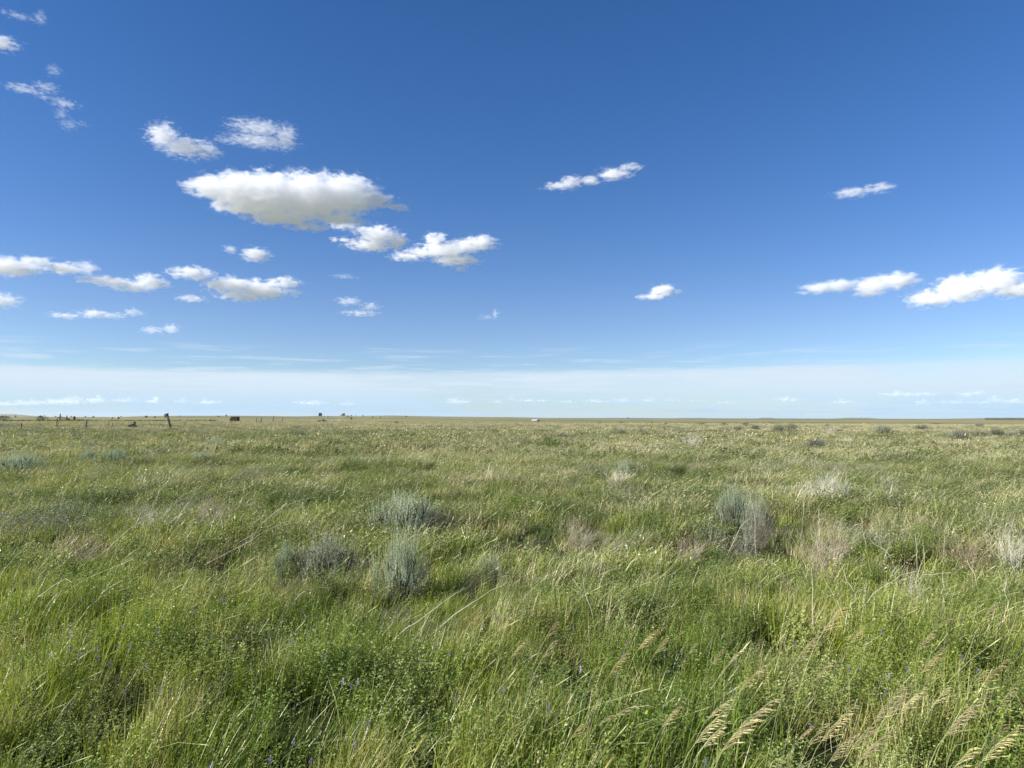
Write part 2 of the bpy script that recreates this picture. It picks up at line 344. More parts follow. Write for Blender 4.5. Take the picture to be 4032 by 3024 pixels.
M_METAL = plain_mat('pale_roof', (.78, .77, .72), (.85, .84, .80), 2, rough=.5)
M_BIN = plain_mat('bin_wood', (.045, .035, .032), (.10, .075, .065), 2)
M_TREE = leaf_mat('far_leaf', (.030, .050, .022), (.05, .07, .03), None, transl=.1, patch=.3)
M_SHADEWEED = leaf_mat('weed_leaf', (.07, .095, .04), (.12, .14, .06), None, transl=.1, patch=.1)  # dark green that stands in for shading along lines in the left field
M_SPRIG = leaf_mat('grey_sprig', (.27, .29, .20), (.36, .36, .26), None, transl=.1, patch=.6, rough=.7, spec=.2)
M_SHADETWIG = leaf_mat('shaded_twig', (.085, .068, .05), (.15, .12, .09), None, transl=0, patch=4.0, rough=.8)  # dead twig colour darkened to paint the shaded right sides of the sagebrush
M_BARK = plain_mat('bark', (.06, .05, .04), (.1, .085, .07), 5)

# ------------------------------------------------------------------ the ground, one sheet out to the horizon
def build_ground():
    ds = [0.0] + list(np.geomspace(1.2, 90, 110)) + list(np.geomspace(93, 13900, 150))
    ang = np.concatenate([np.linspace(-180, -50, 27)[:-1], np.linspace(-50, 50, 301), np.linspace(50, 180, 27)[1:]])
    A = np.radians(ang)
    V = [(0, 0, terr1(0, 0.5))]; Fc = []
    D, AA = np.meshgrid(ds[1:], A, indexing='ij')
    X = D * np.sin(AA); Y = D * np.cos(AA); Z = terr(X, Y)
    V += np.stack([X, Y, Z], -1).reshape(-1, 3).tolist()
    n = len(A)
    for j in range(n - 1): Fc.append((0, 1 + j + 1, 1 + j))
    for i in range(len(ds) - 2):
        r0 = 1 + i * n; r1 = r0 + n
        for j in range(n - 1): Fc.append((r0 + j, r0 + j + 1, r1 + j + 1, r1 + j))
    m, t, b = new_mat('prairie_ground')
    g = N(t, 'ShaderNodeNewGeometry'); P = g.outputs['Position']
    ln = N(t, 'ShaderNodeVectorMath', operation='LENGTH'); t.links.new(P, ln.inputs[0])
    near = mix_rgb(t, smooth_n(t, noise_tex(t, P, 1.7, 5, .7), .35, .65), (.045, .042, .022), (.075, .085, .03))
    # cured grass and pasture further out, in wide irregular fields
    mp = N(t, 'ShaderNodeMapping'); mp.inputs['Scale'].default_value = (.0022, .006, 0); t.links.new(P, mp.inputs['Vector'])
    f1 = noise_tex(t, mp.outputs[0], 1.0, 4, .6)
    mp2 = N(t, 'ShaderNodeMapping'); mp2.inputs['Scale'].default_value = (.02, .05, 0); t.links.new(P, mp2.inputs['Vector'])
    f2 = noise_tex(t, mp2.outputs[0], 1.0, 5, .65)
    farc = mix_rgb(t, smooth_n(t, f1, .38, .6), (.30, .265, .125), (.15, .17, .065))
    farc = mix_rgb(t, math_n(t, 'MULTIPLY', smooth_n(t, f2, .45, .7), .55), farc, (.42, .335, .18))
    cc = mix_rgb(t, smooth_n(t, ln.outputs['Value'], 40, 170), near, farc)
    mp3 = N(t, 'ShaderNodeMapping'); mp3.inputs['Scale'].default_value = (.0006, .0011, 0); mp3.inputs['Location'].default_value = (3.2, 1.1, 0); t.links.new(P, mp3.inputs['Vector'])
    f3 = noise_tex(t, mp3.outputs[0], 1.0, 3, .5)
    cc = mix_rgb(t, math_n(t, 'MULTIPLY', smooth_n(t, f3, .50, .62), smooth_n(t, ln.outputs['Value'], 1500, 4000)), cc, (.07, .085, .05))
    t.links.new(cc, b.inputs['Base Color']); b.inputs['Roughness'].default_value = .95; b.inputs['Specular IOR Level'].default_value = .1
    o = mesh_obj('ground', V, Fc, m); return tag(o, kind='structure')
build_ground()

# ------------------------------------------------------------------ plant pieces
class MB:
    def __init__(s): s.v = []; s.f = []; s.m = []; s.n = 0
    def add(s, v, f, mi=0):
        v = np.asarray(v, float).reshape(-1, 3); s.v.append(v); s.f += [tuple(i + s.n for i in q) for q in f]; s.m += [mi] * len(f); s.n += len(v)
    def ribbon(s, pts, w, side, mi=0):
        """tapered flat blade along pts"""
        pts = np.asarray(pts, float); side = np.asarray(side, float); k = len(pts)
        ws = np.asarray(w, float)[:, None]
        a = pts - side * ws / 2; b = pts + side * ws / 2
        v = np.empty((2 * k, 3)); v[0::2] = a; v[1::2] = b
        s.add(v, [(2*i, 2*i+1, 2*i+3, 2*i+2) for i in range(k-1)], mi)
    def tube(s, pts, r, n=3, mi=0):
        pts = np.asarray(pts, float); k = len(pts)
        v = []
        for i in range(k):
            d = pts[min(i+1, k-1)] - pts[max(i-1, 0)]; d /= np.linalg.norm(d) + 1e-9
            u = np.cross(d, (0.13, 0.97, 0.2)); u /= np.linalg.norm(u) + 1e-9; w = np.cross(d, u)
            for j in range(n):
                a = 2 * math.pi * j / n; v.append(pts[i] + r[i] * (math.cos(a) * u + math.sin(a) * w))
        f = [(i*n+j, i*n+(j+1) % n, (i+1)*n+(j+1) % n, (i+1)*n+j) for i in range(k-1) for j in range(n)]
        f.append(tuple(range(n-1, -1, -1))); f.append(tuple((k-1)*n+j for j in range(n)))
        s.add(v, f, mi)
    def leaf(s, c_, d, side, l, w, mi=0):
        c_, d, side = map(np.asarray, (c_, d, side))
        s.add([c_, c_ + d*l*.5 + side*w*.5, c_ + d*l, c_ + d*l*.5 - side*w*.5], [(0, 1, 2, 3)], mi)
    def box(s, c_, size, M=None, mi=0):
        x, y, z = [q / 2 for q in size]
        v = np.array([(a*x, b*y, e*z) for a in (-1, 1) for b in (-1, 1) for e in (-1, 1)])
        if M is not None: v = v @ np.array(M).T
        s.add(v + np.asarray(c_), [(0,1,3,2), (4,6,7,5), (0,4,5,1), (2,3,7,6), (0,2,6,4), (1,5,7,3)], mi)
    def beam(s, a, b, w, h=None, mi=0):
        a = np.asarray(a, float); b = np.asarray(b, float); h = h or w
        d = b - a; L_ = np.linalg.norm(d); d /= L_
        u = np.cross(d, (0.02, 1, 0.05)); u /= np.linalg.norm(u); q = np.cross(d, u)
        s.box((a + b) / 2, (w, h, L_), np.stack([u, q, d], 1), mi)
    def build(s, name, mats, parent=None, link=True, smooth=False):
        me = bpy.data.meshes.new(name); v = np.concatenate(s.v)
        me.from_pydata(v.tolist(), [], s.f)
        for m in (mats if isinstance(mats, (list, tuple)) else [mats]): me.materials.append(m)
        me.polygons.foreach_set('material_index', np.array(s.m, dtype=np.int32))
        if smooth: me.polygons.foreach_set('use_smooth', np.ones(len(me.polygons), dtype=bool))
        me.update()
        o = bpy.data.objects.new(name, me)
        if link: col.objects.link(o)
        if parent: o.parent = parent
        return o
def unit(v): v = np.asarray(v, float); return v / (np.linalg.norm(v) + 1e-9)
def bend(base, h, lean, az, curl=1.6, k=5):
    """points of a stem rising h and bowing by lean*h towards az"""
    t = np.linspace(0, 1, k)
    d = np.array((math.cos(az), math.sin(az), 0))
    return np.asarray(base)[None, :] + np.outer(t ** curl * lean * h, d) + np.outer(t * (1 - 0.25 * min(lean, 1.6) * t), (0, 0, h))
def grass_clump(n, rad, h0, h1, w, lean=.55, k=4, dry=0.0, heads=0, mats=None, headlen=.05, specks=0, spread=.95):
    b = MB()
    for i in range(n):
        r = rad * math.sqrt(random.random()); a = random.random() * 6.283
        base = np.array((r * math.cos(a), r * math.sin(a), -.02))
        h = random.uniform(h0, h1); az = random.gauss(0.0, spread); ln = max(.03, random.gauss(lean, .25))
        pts = bend(base, h, ln, az, random.uniform(1.3, 2.4), k)
        sa = random.random() * 3.14159; side = np.array((math.cos(sa), math.sin(sa), 0))
        ww = w * random.uniform(.6, 1.3); ws = ww * np.array([.8, 1, .85, .15] if k == 4 else [1, .9, .1])[:k]
        b.ribbon(pts, ws, side, 1 if random.random() < dry else 0)
    for i in range(specks):
        r = rad * math.sqrt(random.random()); a = random.random() * 6.283; zz = h1 * random.uniform(.35, .98)
        d = unit((random.gauss(.3, .8), random.gauss(0, .8), random.gauss(.5, .6))); l_ = w * random.uniform(2.2, 5)
        b.leaf((r * math.cos(a) + .25 * zz, r * math.sin(a), zz), d, unit(np.cross(d, (random.gauss(0, 1), random.gauss(0, 1), .4))), l_, l_ * .33, 1 if random.random() < dry else 0)
    for i in range(heads):
        r = rad * math.sqrt(random.random()); a = random.random() * 6.283
        h = random.uniform(h1 * .95, h1 * 1.35)
        pts = bend((r * math.cos(a), r * math.sin(a), 0), h, random.uniform(.5, 1.1), random.gauss(0, .4), 1.8, 5)
        sa = random.random() * 3.14; side = np.array((math.cos(sa), math.sin(sa), 0))
        b.ribbon(pts, np.full(5, w * .42), side, 2)
        tip = pts[-1]; d = unit(pts[-1] - pts[-2]) * headlen
        b.ribbon([tip - d, tip - d * .4, tip + d * .3, tip + d * .8], [w*.4, w*1.3, w*1.1, w*.2], side, 2)
    return b
def alfalfa_clump(stems, rad, h0, h1, ll, nl=14):
    b = MB()
    for i in range(stems):
        r = rad * math.sqrt(random.random()); a = random.random() * 6.283
        h = random.uniform(h0, h1)
        pts = bend((r * math.cos(a), r * math.sin(a), 0), h, random.uniform(.1, .6), random.gauss(0, 1.1), 1.5, 4)
        b.ribbon(pts, [.003, .003, .002, .001], (random.random() - .5, 1, 0), 1)
        for j in range(nl):
            t = .25 + .75 * (j + random.random()) / nl
            q = t * 3; i0 = min(int(q), 2); p = pts[i0] + (pts[i0+1] - pts[i0]) * (q - i0)
            az = random.random() * 6.283; el_ = random.uniform(-.1, .9)
            d0 = np.array((math.cos(az) * math.cos(el_), math.sin(az) * math.cos(el_), math.sin(el_)))
            p = p + d0 * ll * .6
            for q_ in (-.8, 0, .8):
                d = unit(d0 + q_ * np.array((-math.sin(az), math.cos(az), random.uniform(-.3, .3))))
                sd_ = unit(np.cross(d, (random.uniform(-.5, .5), random.uniform(-.5, .5), 1)))
                L_ = ll * random.uniform(.7, 1.15); b.leaf(p, d, sd_, L_, L_ * .48, 0)
    return b

# ------------------------------------------------------------------ prototypes for the uncountable ground cover
protos = {}
def proto_coll(key, objs):
    c_ = bpy.data.collections.new(key)
    for o in objs: c_.objects.link(o)
    protos[key] = c_
GM = [M_GRASS, M_DRY, M_STRAW]; GF = [M_GRASSF, M_DRY, M_STRAW]; GO = [M_GRASSM, M_DRY, M_STRAW]
def bl(b, name, mats): return b.build(name, mats, link=False)
proto_coll('grass_kinds',
    [bl(grass_clump(110, .17, .22, .42, .0046, .32, dry=.05, heads=2, specks=30), 'blade_a%d' % i, GM if i < 4 else GO) for i in range(8)] +
    [bl(grass_clump(85, .30, .20, .42, .0085, .36, dry=.08, heads=3, headlen=.045, specks=70, spread=1.3), 'blade_b%d' % i, GM if i < 4 else GO) for i in range(8)] +
    [bl(grass_clump(140, .85, .18, .38, .024, .40, k=3, dry=.12, heads=4, headlen=.08, specks=60, spread=1.2), 'blade_c%d' % i, GF if i > 1 else GO) for i in range(4)] +
    [bl(grass_clump(170, 2.4, .12, .30, .07, .40, k=3, dry=.18, heads=5, headlen=.10, specks=40, spread=1.2), 'blade_d%d' % i, GF) for i in range(4)])
AM = [M_ALF, M_GRASS]
AO = [M_ALFM, M_GRASSM]
proto_coll('leafy_kinds',
    [bl(alfalfa_clump(24, .17, .22, .44, .017, 17), 'leafy_a%d' % i, AM if i < 4 else AO) for i in range(8)] +
    [bl(alfalfa_clump(24, .28, .22, .42, .026, 16), 'leafy_b%d' % i, AM if i < 4 else AO) for i in range(8)] +
    [bl(alfalfa_clump(26, .7, .18, .38, .065, 12), 'leafy_c%d' % i, AO) for i in range(3)])
proto_coll('dry_kinds',
    [bl(grass_clump(34, .20, .24, .48, .0040, .5, dry=1, heads=4, headlen=.05), 'cured_a%d' % i, GM) for i in range(4)] +
    [bl(grass_clump(44, .42, .22, .46, .010, .5, dry=1, heads=6, headlen=.06, specks=30), 'cured_b%d' % i, GM) for i in range(3)] +
    [bl(grass_clump(60, 1.2, .15, .34, .036, .5, k=3, dry=1, heads=8, headlen=.09, specks=40), 'cured_c%d' % i, GM) for i in range(3)])

def scatter(name, kinds, P, idx, scl, rot, label):
    """one object: points that geometry nodes clothe with the clumps of a kind"""
    me = bpy.data.meshes.new(name); n = len(P)
    me.vertices.add(n); me.vertices.foreach_set('co', np.asarray(P, np.float32).ravel())
    for nm, ty, arr in (('kind_index', 'INT', idx), ('clump_scale', 'FLOAT', scl)):
        at = me.attributes.new(nm, ty, 'POINT'); at.data.foreach_set('value', np.asarray(arr, np.int32 if ty == 'INT' else np.float32))
    at = me.attributes.new('clump_turn', 'FLOAT_VECTOR', 'POINT'); at.data.foreach_set('vector', np.asarray(rot, np.float32).ravel())
    o = bpy.data.objects.new(name, me); col.objects.link(o)
    g = bpy.data.node_groups.new(name + '_spread', 'GeometryNodeTree')
    g.interface.new_socket('Geometry', in_out='INPUT', socket_type='NodeSocketGeometry')
    g.interface.new_socket('Geometry', in_out='OUTPUT', socket_type='NodeSocketGeometry')
    gi = g.nodes.new('NodeGroupInput'); go = g.nodes.new('NodeGroupOutput')
    ip = g.nodes.new('GeometryNodeInstanceOnPoints'); ci = g.nodes.new('GeometryNodeCollectionInfo')
    ci.inputs['Collection'].default_value = protos[kinds]; ci.inputs['Separate Children'].default_value = True; ci.inputs['Reset Children'].default_value = True
    def attr(nm, ty):
        a = g.nodes.new('GeometryNodeInputNamedAttribute'); a.data_type = ty; a.inputs['Name'].default_value = nm
        return a.outputs['Attribute']
    lk = g.links.new
    lk(gi.outputs[0], ip.inputs['Points']); lk(ci.outputs[0], ip.inputs['Instance']); ip.inputs['Pick Instance'].default_value = True
    lk(attr('kind_index', 'INT'), ip.inputs['Instance Index']); lk(attr('clump_scale', 'FLOAT'), ip.inputs['Scale'])
    er = g.nodes.new('FunctionNodeEulerToRotation'); lk(attr('clump_turn', 'FLOAT_VECTOR'), er.inputs[0]); lk(er.outputs[0], ip.inputs['Rotation'])
    lk(ip.outputs[0], go.inputs[0])
    md = o.modifiers.new('spread', 'NODES'); md.node_group = g
    return tag(o, label, None, None, 'stuff')

# cover: tall or short, leafy or grassy, by place
def spot(px, py, rad, z0=.25):
    p = on_ground(px, py, z0); return (p.x, p.y, rad)
hollows = [spot(1730, 2290, .5), spot(260, 2800, .30), spot(90, 2870, .22), spot(800, 2230, .5), spot(1760, 2080, .45), spot(2920, 2110, .5), spot(2100, 2110, .7), spot(1400, 2300, .3), spot(2320, 2060, .6), spot(1650, 2350, .3)]
leafyspots = [spot(850, 2150, .7), spot(1150, 2900, .45), spot(1350, 2650, .7), spot(700, 2500, .8), spot(2900, 2080, .6), spot(2300, 2560, 1.0), spot(3400, 2700, 1.0), spot(3900, 2300, .9), spot(3550, 1890, 2.5), spot(3900, 1930, 2.5), spot(2600, 1860, 2.5), spot(1250, 1960, 1.6), spot(3000, 1800, 5), spot(2350, 1990, 1.4), spot(3700, 1790, 5), spot(3200, 1760, 6), spot(3950, 1850, 3)]
def blobs(x, y, L_):
    t = np.zeros_like(x)
    for (a, b, r) in L_: t = np.maximum(t, np.exp(-(((x-a)/r)**2 + ((y-b)/(r*1.15))**2)))
    return t
def canopy(x, y):
    h = .80 + 1.05 * (fbm(x / 1.25, y / 1.25, 21, 3) - .48) + .55 * (fbm(x / .42, y / .42, 23, 2) - .5)
    return np.clip((h - .48 * blobs(x, y, hollows)) * (1 - .45 * sstep(50, 120, np.hypot(x, y))), .5 - .3 * sstep(4, 8, np.hypot(x, y)), 1.28)
def stands(x, y):
    return sstep(.40, .60, fbm(x / 6.5 + 3, y / 4.2, 51, 3))
def leafy(x, y):
    return np.clip(sstep(.42, .62, fbm(x / 2.1, y / 1.7, 31, 3)) * .5 + .55 * stands(x, y) * sstep(7, 14, np.hypot(x, y)) + .9 * blobs(x, y, leafyspots), 0, 1)
def dryness(x, y):
    d = np.hypot(x, y); right = sstep(-.3, .55, x / np.maximum(y, 1))
    return np.clip(sstep(.40, .68, fbm(x / 3.1, y / 2.6, 41, 3)) * (.45 + .55 * right) * sstep(4, 9, d) + .42 * sstep(14, 45, d) * (1 - .8 * stands(x, y)), 0, 1)
def field(d0, d1, dens, margin=.80):
    a = d1 * d1 * margin - d0 * d0 * margin
    n = int(a * dens)
    d = np.sqrt(rng.uniform(d0 * d0, d1 * d1, n)); u = rng.uniform(-margin, margin, n)
    y = d; x = u * y
    return x, y
def lay(fn, zs=(2.0, 7.0, 30.0, 85.0), dens=(27, 12, 2.2, .30)):
    X = []; Y = []; K = []
    for i, (a, b) in enumerate(zip(zs, zs[1:] + (260.,))):
        x, y = field(a, b, dens[i]); X.append(x); Y.append(y); K.append(np.full(len(x), i))
    return np.concatenate(X), np.concatenate(Y), np.concatenate(K)
def turn(n, tilt=.12):
    return np.stack([rng.normal(0, tilt, n), rng.normal(.06, tilt, n), rng.normal(0, .45, n)], 1)
# room for the bushes near the camera: (pixel of the foot, half width in px)
BUSHES = [(1590,2115,165),(1572,2330,95),(1290,2270,125),(1130,2260,45),(2885,2075,80),(2985,2110,45),(3255,1985,75),(70,1860,80),(445,1835,60),(345,1830,30),(790,1830,45),(1730,2130,80),(2265,2160,60),(3240,2240,80),(600,2090,90),(815,2080,70),(2395,2180,80),(3790,2240,90),(3975,2260,60),(3590,2400,40)]
BP = [(lambda p, w_: (p.x, p.y + w_ * p.y / F * .5, w_ * p.y / F))(on_ground(a, b_, .12), w_) for a, b_, w_ in BUSHES]
def clear(x, y, keep, f=.8):
    for (a, b_, r) in BP: keep = keep & (((x - a) ** 2 + (y - b_) ** 2) > (r * f) ** 2)
    return keep
x, y, k = lay(None)
lf = leafy(x, y); keep = clear(x, y, rng.random(len(x)) > np.maximum(lf * np.where(k < 2, .62, .3), .7 * blobs(x, y, hollows[:1] + hollows[-1:] + hollows[4:6])))
x, y, k, lf = x[keep], y[keep], k[keep], lf[keep]
def olive(x, y):
    """how far the bright verge has given way to the duller prairie, ragged"""
    d = np.hypot(x, y); return sstep(3.2, 15, d + 9 * (fbm(x / 1.6, y / 1.3, 61, 3) - .5)) * .85
ol = rng.random(len(x)) < olive(x, y)
idx = np.array([0, 8, 16, 20])[k] + (rng.random(len(x)) * 4).astype(int) + np.where((k < 2) & ol, 4, 0)
s_ = canopy(x, y) * rng.uniform(.8, 1.15, len(x))
z = terr(x, y)
scatter('grass', 'grass_kinds', np.stack([x, y, z], 1), idx, s_, turn(len(x)), 'tall green prairie grass leaning to the right in the wind')
n_g = len(x)
x, y = [], []
for (a, b, dn) in ((2., 7., 26), (7., 26., 13), (26., 90., 1.7)):
    q, w = field(a, b, dn); x.append(q); y.append(w)
k = np.concatenate([np.full(len(q), i) for i, q in enumerate(x)]); x = np.concatenate(x); y = np.concatenate(y)
lf = leafy(x, y); keep = clear(x, y, rng.random(len(x)) < .20 + .8 * lf * np.where(k < 1, .75, 1))
x, y, k = x[keep], y[keep], k[keep]
idx = np.array([0, 8, 16])[k] + (rng.random(len(x)) * np.array([4, 4, 3])[k]).astype(int) + np.where((k < 2) & (rng.random(len(x)) < olive(x, y)), 4, 0)
scatter('alfalfa', 'leafy_kinds', np.stack([x, y, terr(x, y)], 1), idx, canopy(x, y) * rng.uniform(.8, 1.1, len(x)), turn(len(x), .15), 'small leaved green alfalfa growing thick among the grass')
n_a = len(x)
x, y = [], []
for (a, b, dn) in ((2.2, 12., 9), (12., 45., 4.5), (45., 260., .35)):
    q, w = field(a, b, dn); x.append(q); y.append(w)
k = np.concatenate([np.full(len(q), i) for i, q in enumerate(x)]); x = np.concatenate(x); y = np.concatenate(y)
keep = clear(x, y, rng.random(len(x)) < dryness(x, y), .6)
x, y, k = x[keep], y[keep], k[keep]
idx = np.array([0, 4, 7])[k] + (rng.random(len(x)) * np.array([4, 3, 3])[k]).astype(int)
scatter('dry_grass', 'dry_kinds', np.stack([x, y, terr(x, y)], 1), idx, canopy(x, y) * rng.uniform(.85, 1.2, len(x)), turn(len(x), .15), 'cured straw coloured grass stems scattered through the green')
print('clumps', n_g, n_a, len(x))

# a band of dark weeds standing in for shading along a ditch line, far left, and for a nearer band
proto_coll('weed_kinds', [bl(alfalfa_clump(26, .8, .35, .8, .10, 14), 'weed_%d' % i, [M_SHADEWEED, M_SHADEWEED]) for i in range(3)])
u = -.86 + .46 * rng.random(900) ** 1.3; d_ = rng.uniform(292, 306, 900) + (u + .7) * 60
u2 = -.80 + .5 * rng.random(420) ** 1.5; d2 = 84 + (u2 + .6) * 55 + rng.normal(0, 3, 420)
wx = np.concatenate([u * d_, u2 * d2]); wy = np.concatenate([d_, d2]); n_ = len(wx)
kp = (fbm(wx / 14, wy / 9, 77, 3) > .38); wx, wy = wx[kp], wy[kp]; n_ = len(wx)
scatter('weeds', 'weed_kinds', np.stack([wx, wy, terr(wx, wy)], 1), (rng.random(n_) * 3).astype(int), np.where(wy > 200, rng.uniform(.35, .7, n_), rng.uniform(.15, .34, n_)), turn(n_, .15), 'dark green weeds standing in for thin shaded lines across the field at the left')

proto_coll('sprig_kinds', [bl(alfalfa_clump(26, .22, .25, .5, .020, 16), 'sprig_a%d' % i, [M_SPRIG, M_SPRIG]) for i in range(3)] + [bl(alfalfa_clump(26, .8, .25, .45, .065, 13), 'sprig_b%d' % i, [M_SPRIG, M_SPRIG]) for i in range(3)])
x, y = [], []
for (a, b, dn) in ((9, 30., 5), (30., 150., .5)):
    q, w = field(a, b, dn); x.append(q); y.append(w)
k = np.concatenate([np.full(len(q), i) for i, q in enumerate(x)]); x = np.concatenate(x); y = np.concatenate(y)
keep = rng.random(len(x)) < sstep(.54, .68, fbm(x / 3.4, y / 2.4, 91, 3)) * .8
x, y, k = x[keep], y[keep], k[keep]
scatter('low_sage', 'sprig_kinds', np.stack([x, y, terr(x, y)], 1), k * 3 + (rng.random(len(x)) * 3).astype(int), rng.uniform(.6, 1.0, len(x)), turn(len(x), .15), 'grey green low sage sprigs mixed in patches through the grass')
HAZE = 3.0e-5
ORD = ['first','second','third','fourth','fifth','sixth','seventh','eighth','ninth','tenth','eleventh','twelfth','thirteenth','fourteenth','fifteenth','sixteenth','seventeenth','eighteenth','nineteenth','twentieth']
def empty(name, loc, label, cat, group=None, rz=0, s=1.0):
    e = bpy.data.objects.new(name, None); col.objects.link(e); e.location = loc; e.rotation_euler = (0, 0, rz); e.scale = (s, s, s) if not isinstance(s, tuple) else s
    e.empty_display_size = .1
    return tag(e, label, cat, group)
def copy_thing(src, loc, rz, s, label, group=None):
    r = src.copy(); col.objects.link(r); r.location = loc; r.rotation_euler = (0, 0, rz); r.scale = s if isinstance(s, tuple) else (s, s, s)
    r['label'] = label
    if group: r['group'] = group
    for ch in list(src.children):
        c_ = ch.copy(); col.objects.link(c_); c_.parent = r
    return r

# ------------------------------------------------------------------ sagebrush: woody stems + upright silvery shoots
def sage_meshes(shoots, lsize, seed, upright=.8, nl=26):
    """a bush one metre wide, about 0.9 m tall"""
    random.seed(seed)
    wood = MB(); fol = MB()
    for i in range(16):
        az = i / 16 * 6.283 + random.uniform(-.2, .2); r = random.uniform(.12, .36)
        p0 = np.array((.03 * math.cos(az), .03 * math.sin(az), 0)); p3 = np.array((r * math.cos(az), r * math.sin(az), random.uniform(.3, .55)))
        mid = (p0 + p3) / 2 + np.array((random.uniform(-.06, .06), random.uniform(-.06, .06), -.06))
        wood.tube([p0, mid, p3], [.016, .011, .006], 4)
        for q in range(4):
            t = random.uniform(.4, 1); b0 = p0 * (1 - t) + p3 * t
            b1 = b0 + np.array((random.uniform(-.12, .12), random.uniform(-.12, .12), random.uniform(.08, .22)))
            wood.tube([b0, b1], [.006, .003], 3)
    for i in range(shoots):
        az = random.random() * 6.283; rr = math.sqrt(random.random())
        lump = .78 + .34 * math.sin(az * 3 + seed) * rr + .12 * math.sin(az * 7 + seed * 2)
        cx, cy_ = .46 * rr * math.cos(az) * lump, .46 * rr * math.sin(az) * lump
        z0 = .22 + .38 * (1 - rr ** 2) * lump + random.uniform(-.12, .05)
        Ls = random.uniform(.10, .33) * (1.15 - .3 * rr)
        out = np.array((math.cos(az), math.sin(az), 0)) * rr * random.uniform(.1, .55) * (1.5 - upright)
        d = unit(out + np.array((random.gauss(.06, .10), random.gauss(0, .10), 1)))
        p0 = np.array((cx, cy_, z0))
        fol.ribbon([p0, p0 + d * Ls], [.004, .002], unit(np.cross(d, (random.random(), 1, 0))))
        for j in range(nl):
            t = (j + random.random()) / nl; a = j * 2.4 + random.random()
            o_ = np.cross(d, (math.cos(a), math.sin(a), .1)); o_ = unit(o_)
            dl = unit(o_ * (.9 - .55 * t) + d * (.55 + .5 * t))
            l_ = lsize * random.uniform(.7, 1.25) * (1.1 - .45 * t)
            fol.leaf(p0 + d * Ls * t, dl, unit(np.cross(dl, d)), l_, l_ * .26)
    # lower leaf litter and side leaves closing the body of the bush
    for i in range(shoots * 6):
        az = random.random() * 6.283; rr = math.sqrt(random.random()) * .44
        z_ = random.uniform(.12, .5) * (1.1 - rr)
        dl = unit(np.array((math.cos(az) + random.gauss(0, .4), math.sin(az) + random.gauss(0, .4), random.uniform(0, 1))))
        fol.leaf(np.array((rr * math.cos(az), rr * math.sin(az), z_)), dl, unit(np.cross(dl, (random.random() - .5, random.random() - .5, 1))), lsize * 1.1, lsize * .35)
    return wood, fol
SB = []
for i, (sh, ls, up, nl, mt) in enumerate(((330, .027, .9, 26, M_SAGE), (360, .025, 1.1, 28, M_SAGE), (300, .029, .6, 24, M_SAGED), (90, .055, .7, 12, M_SAGED))):
    w_, f_ = sage_meshes(sh, ls, 11 + i, up, nl); SB.append((w_, f_, mt))
sage_src = {}
def sage(kind, loc, s, label, rz=0, group='sagebrush growing in the grass'):
    if kind in sage_src: return copy_thing(sage_src[kind], loc, rz, s, label, group)
    w_, f_, mt = SB[kind]
    e = empty('sagebrush', loc, label, 'sagebrush', group, rz, s)
    w_.build('woody_stem', M_WOODY, e); f_.build('foliage', mt, e)
    sage_src[kind] = e; return e
def place_box(px, y0, y1, wpx):
    """ground point and world size of a bush seen between rows y0 (top) and y1 (foot, already hidden to ~.12 m in grass)"""
    p = on_ground(px, y1, .12); d = math.hypot(p.x, p.y)
    k = p.y / F
    return p, wpx * k, (y1 - y0) * k + .12
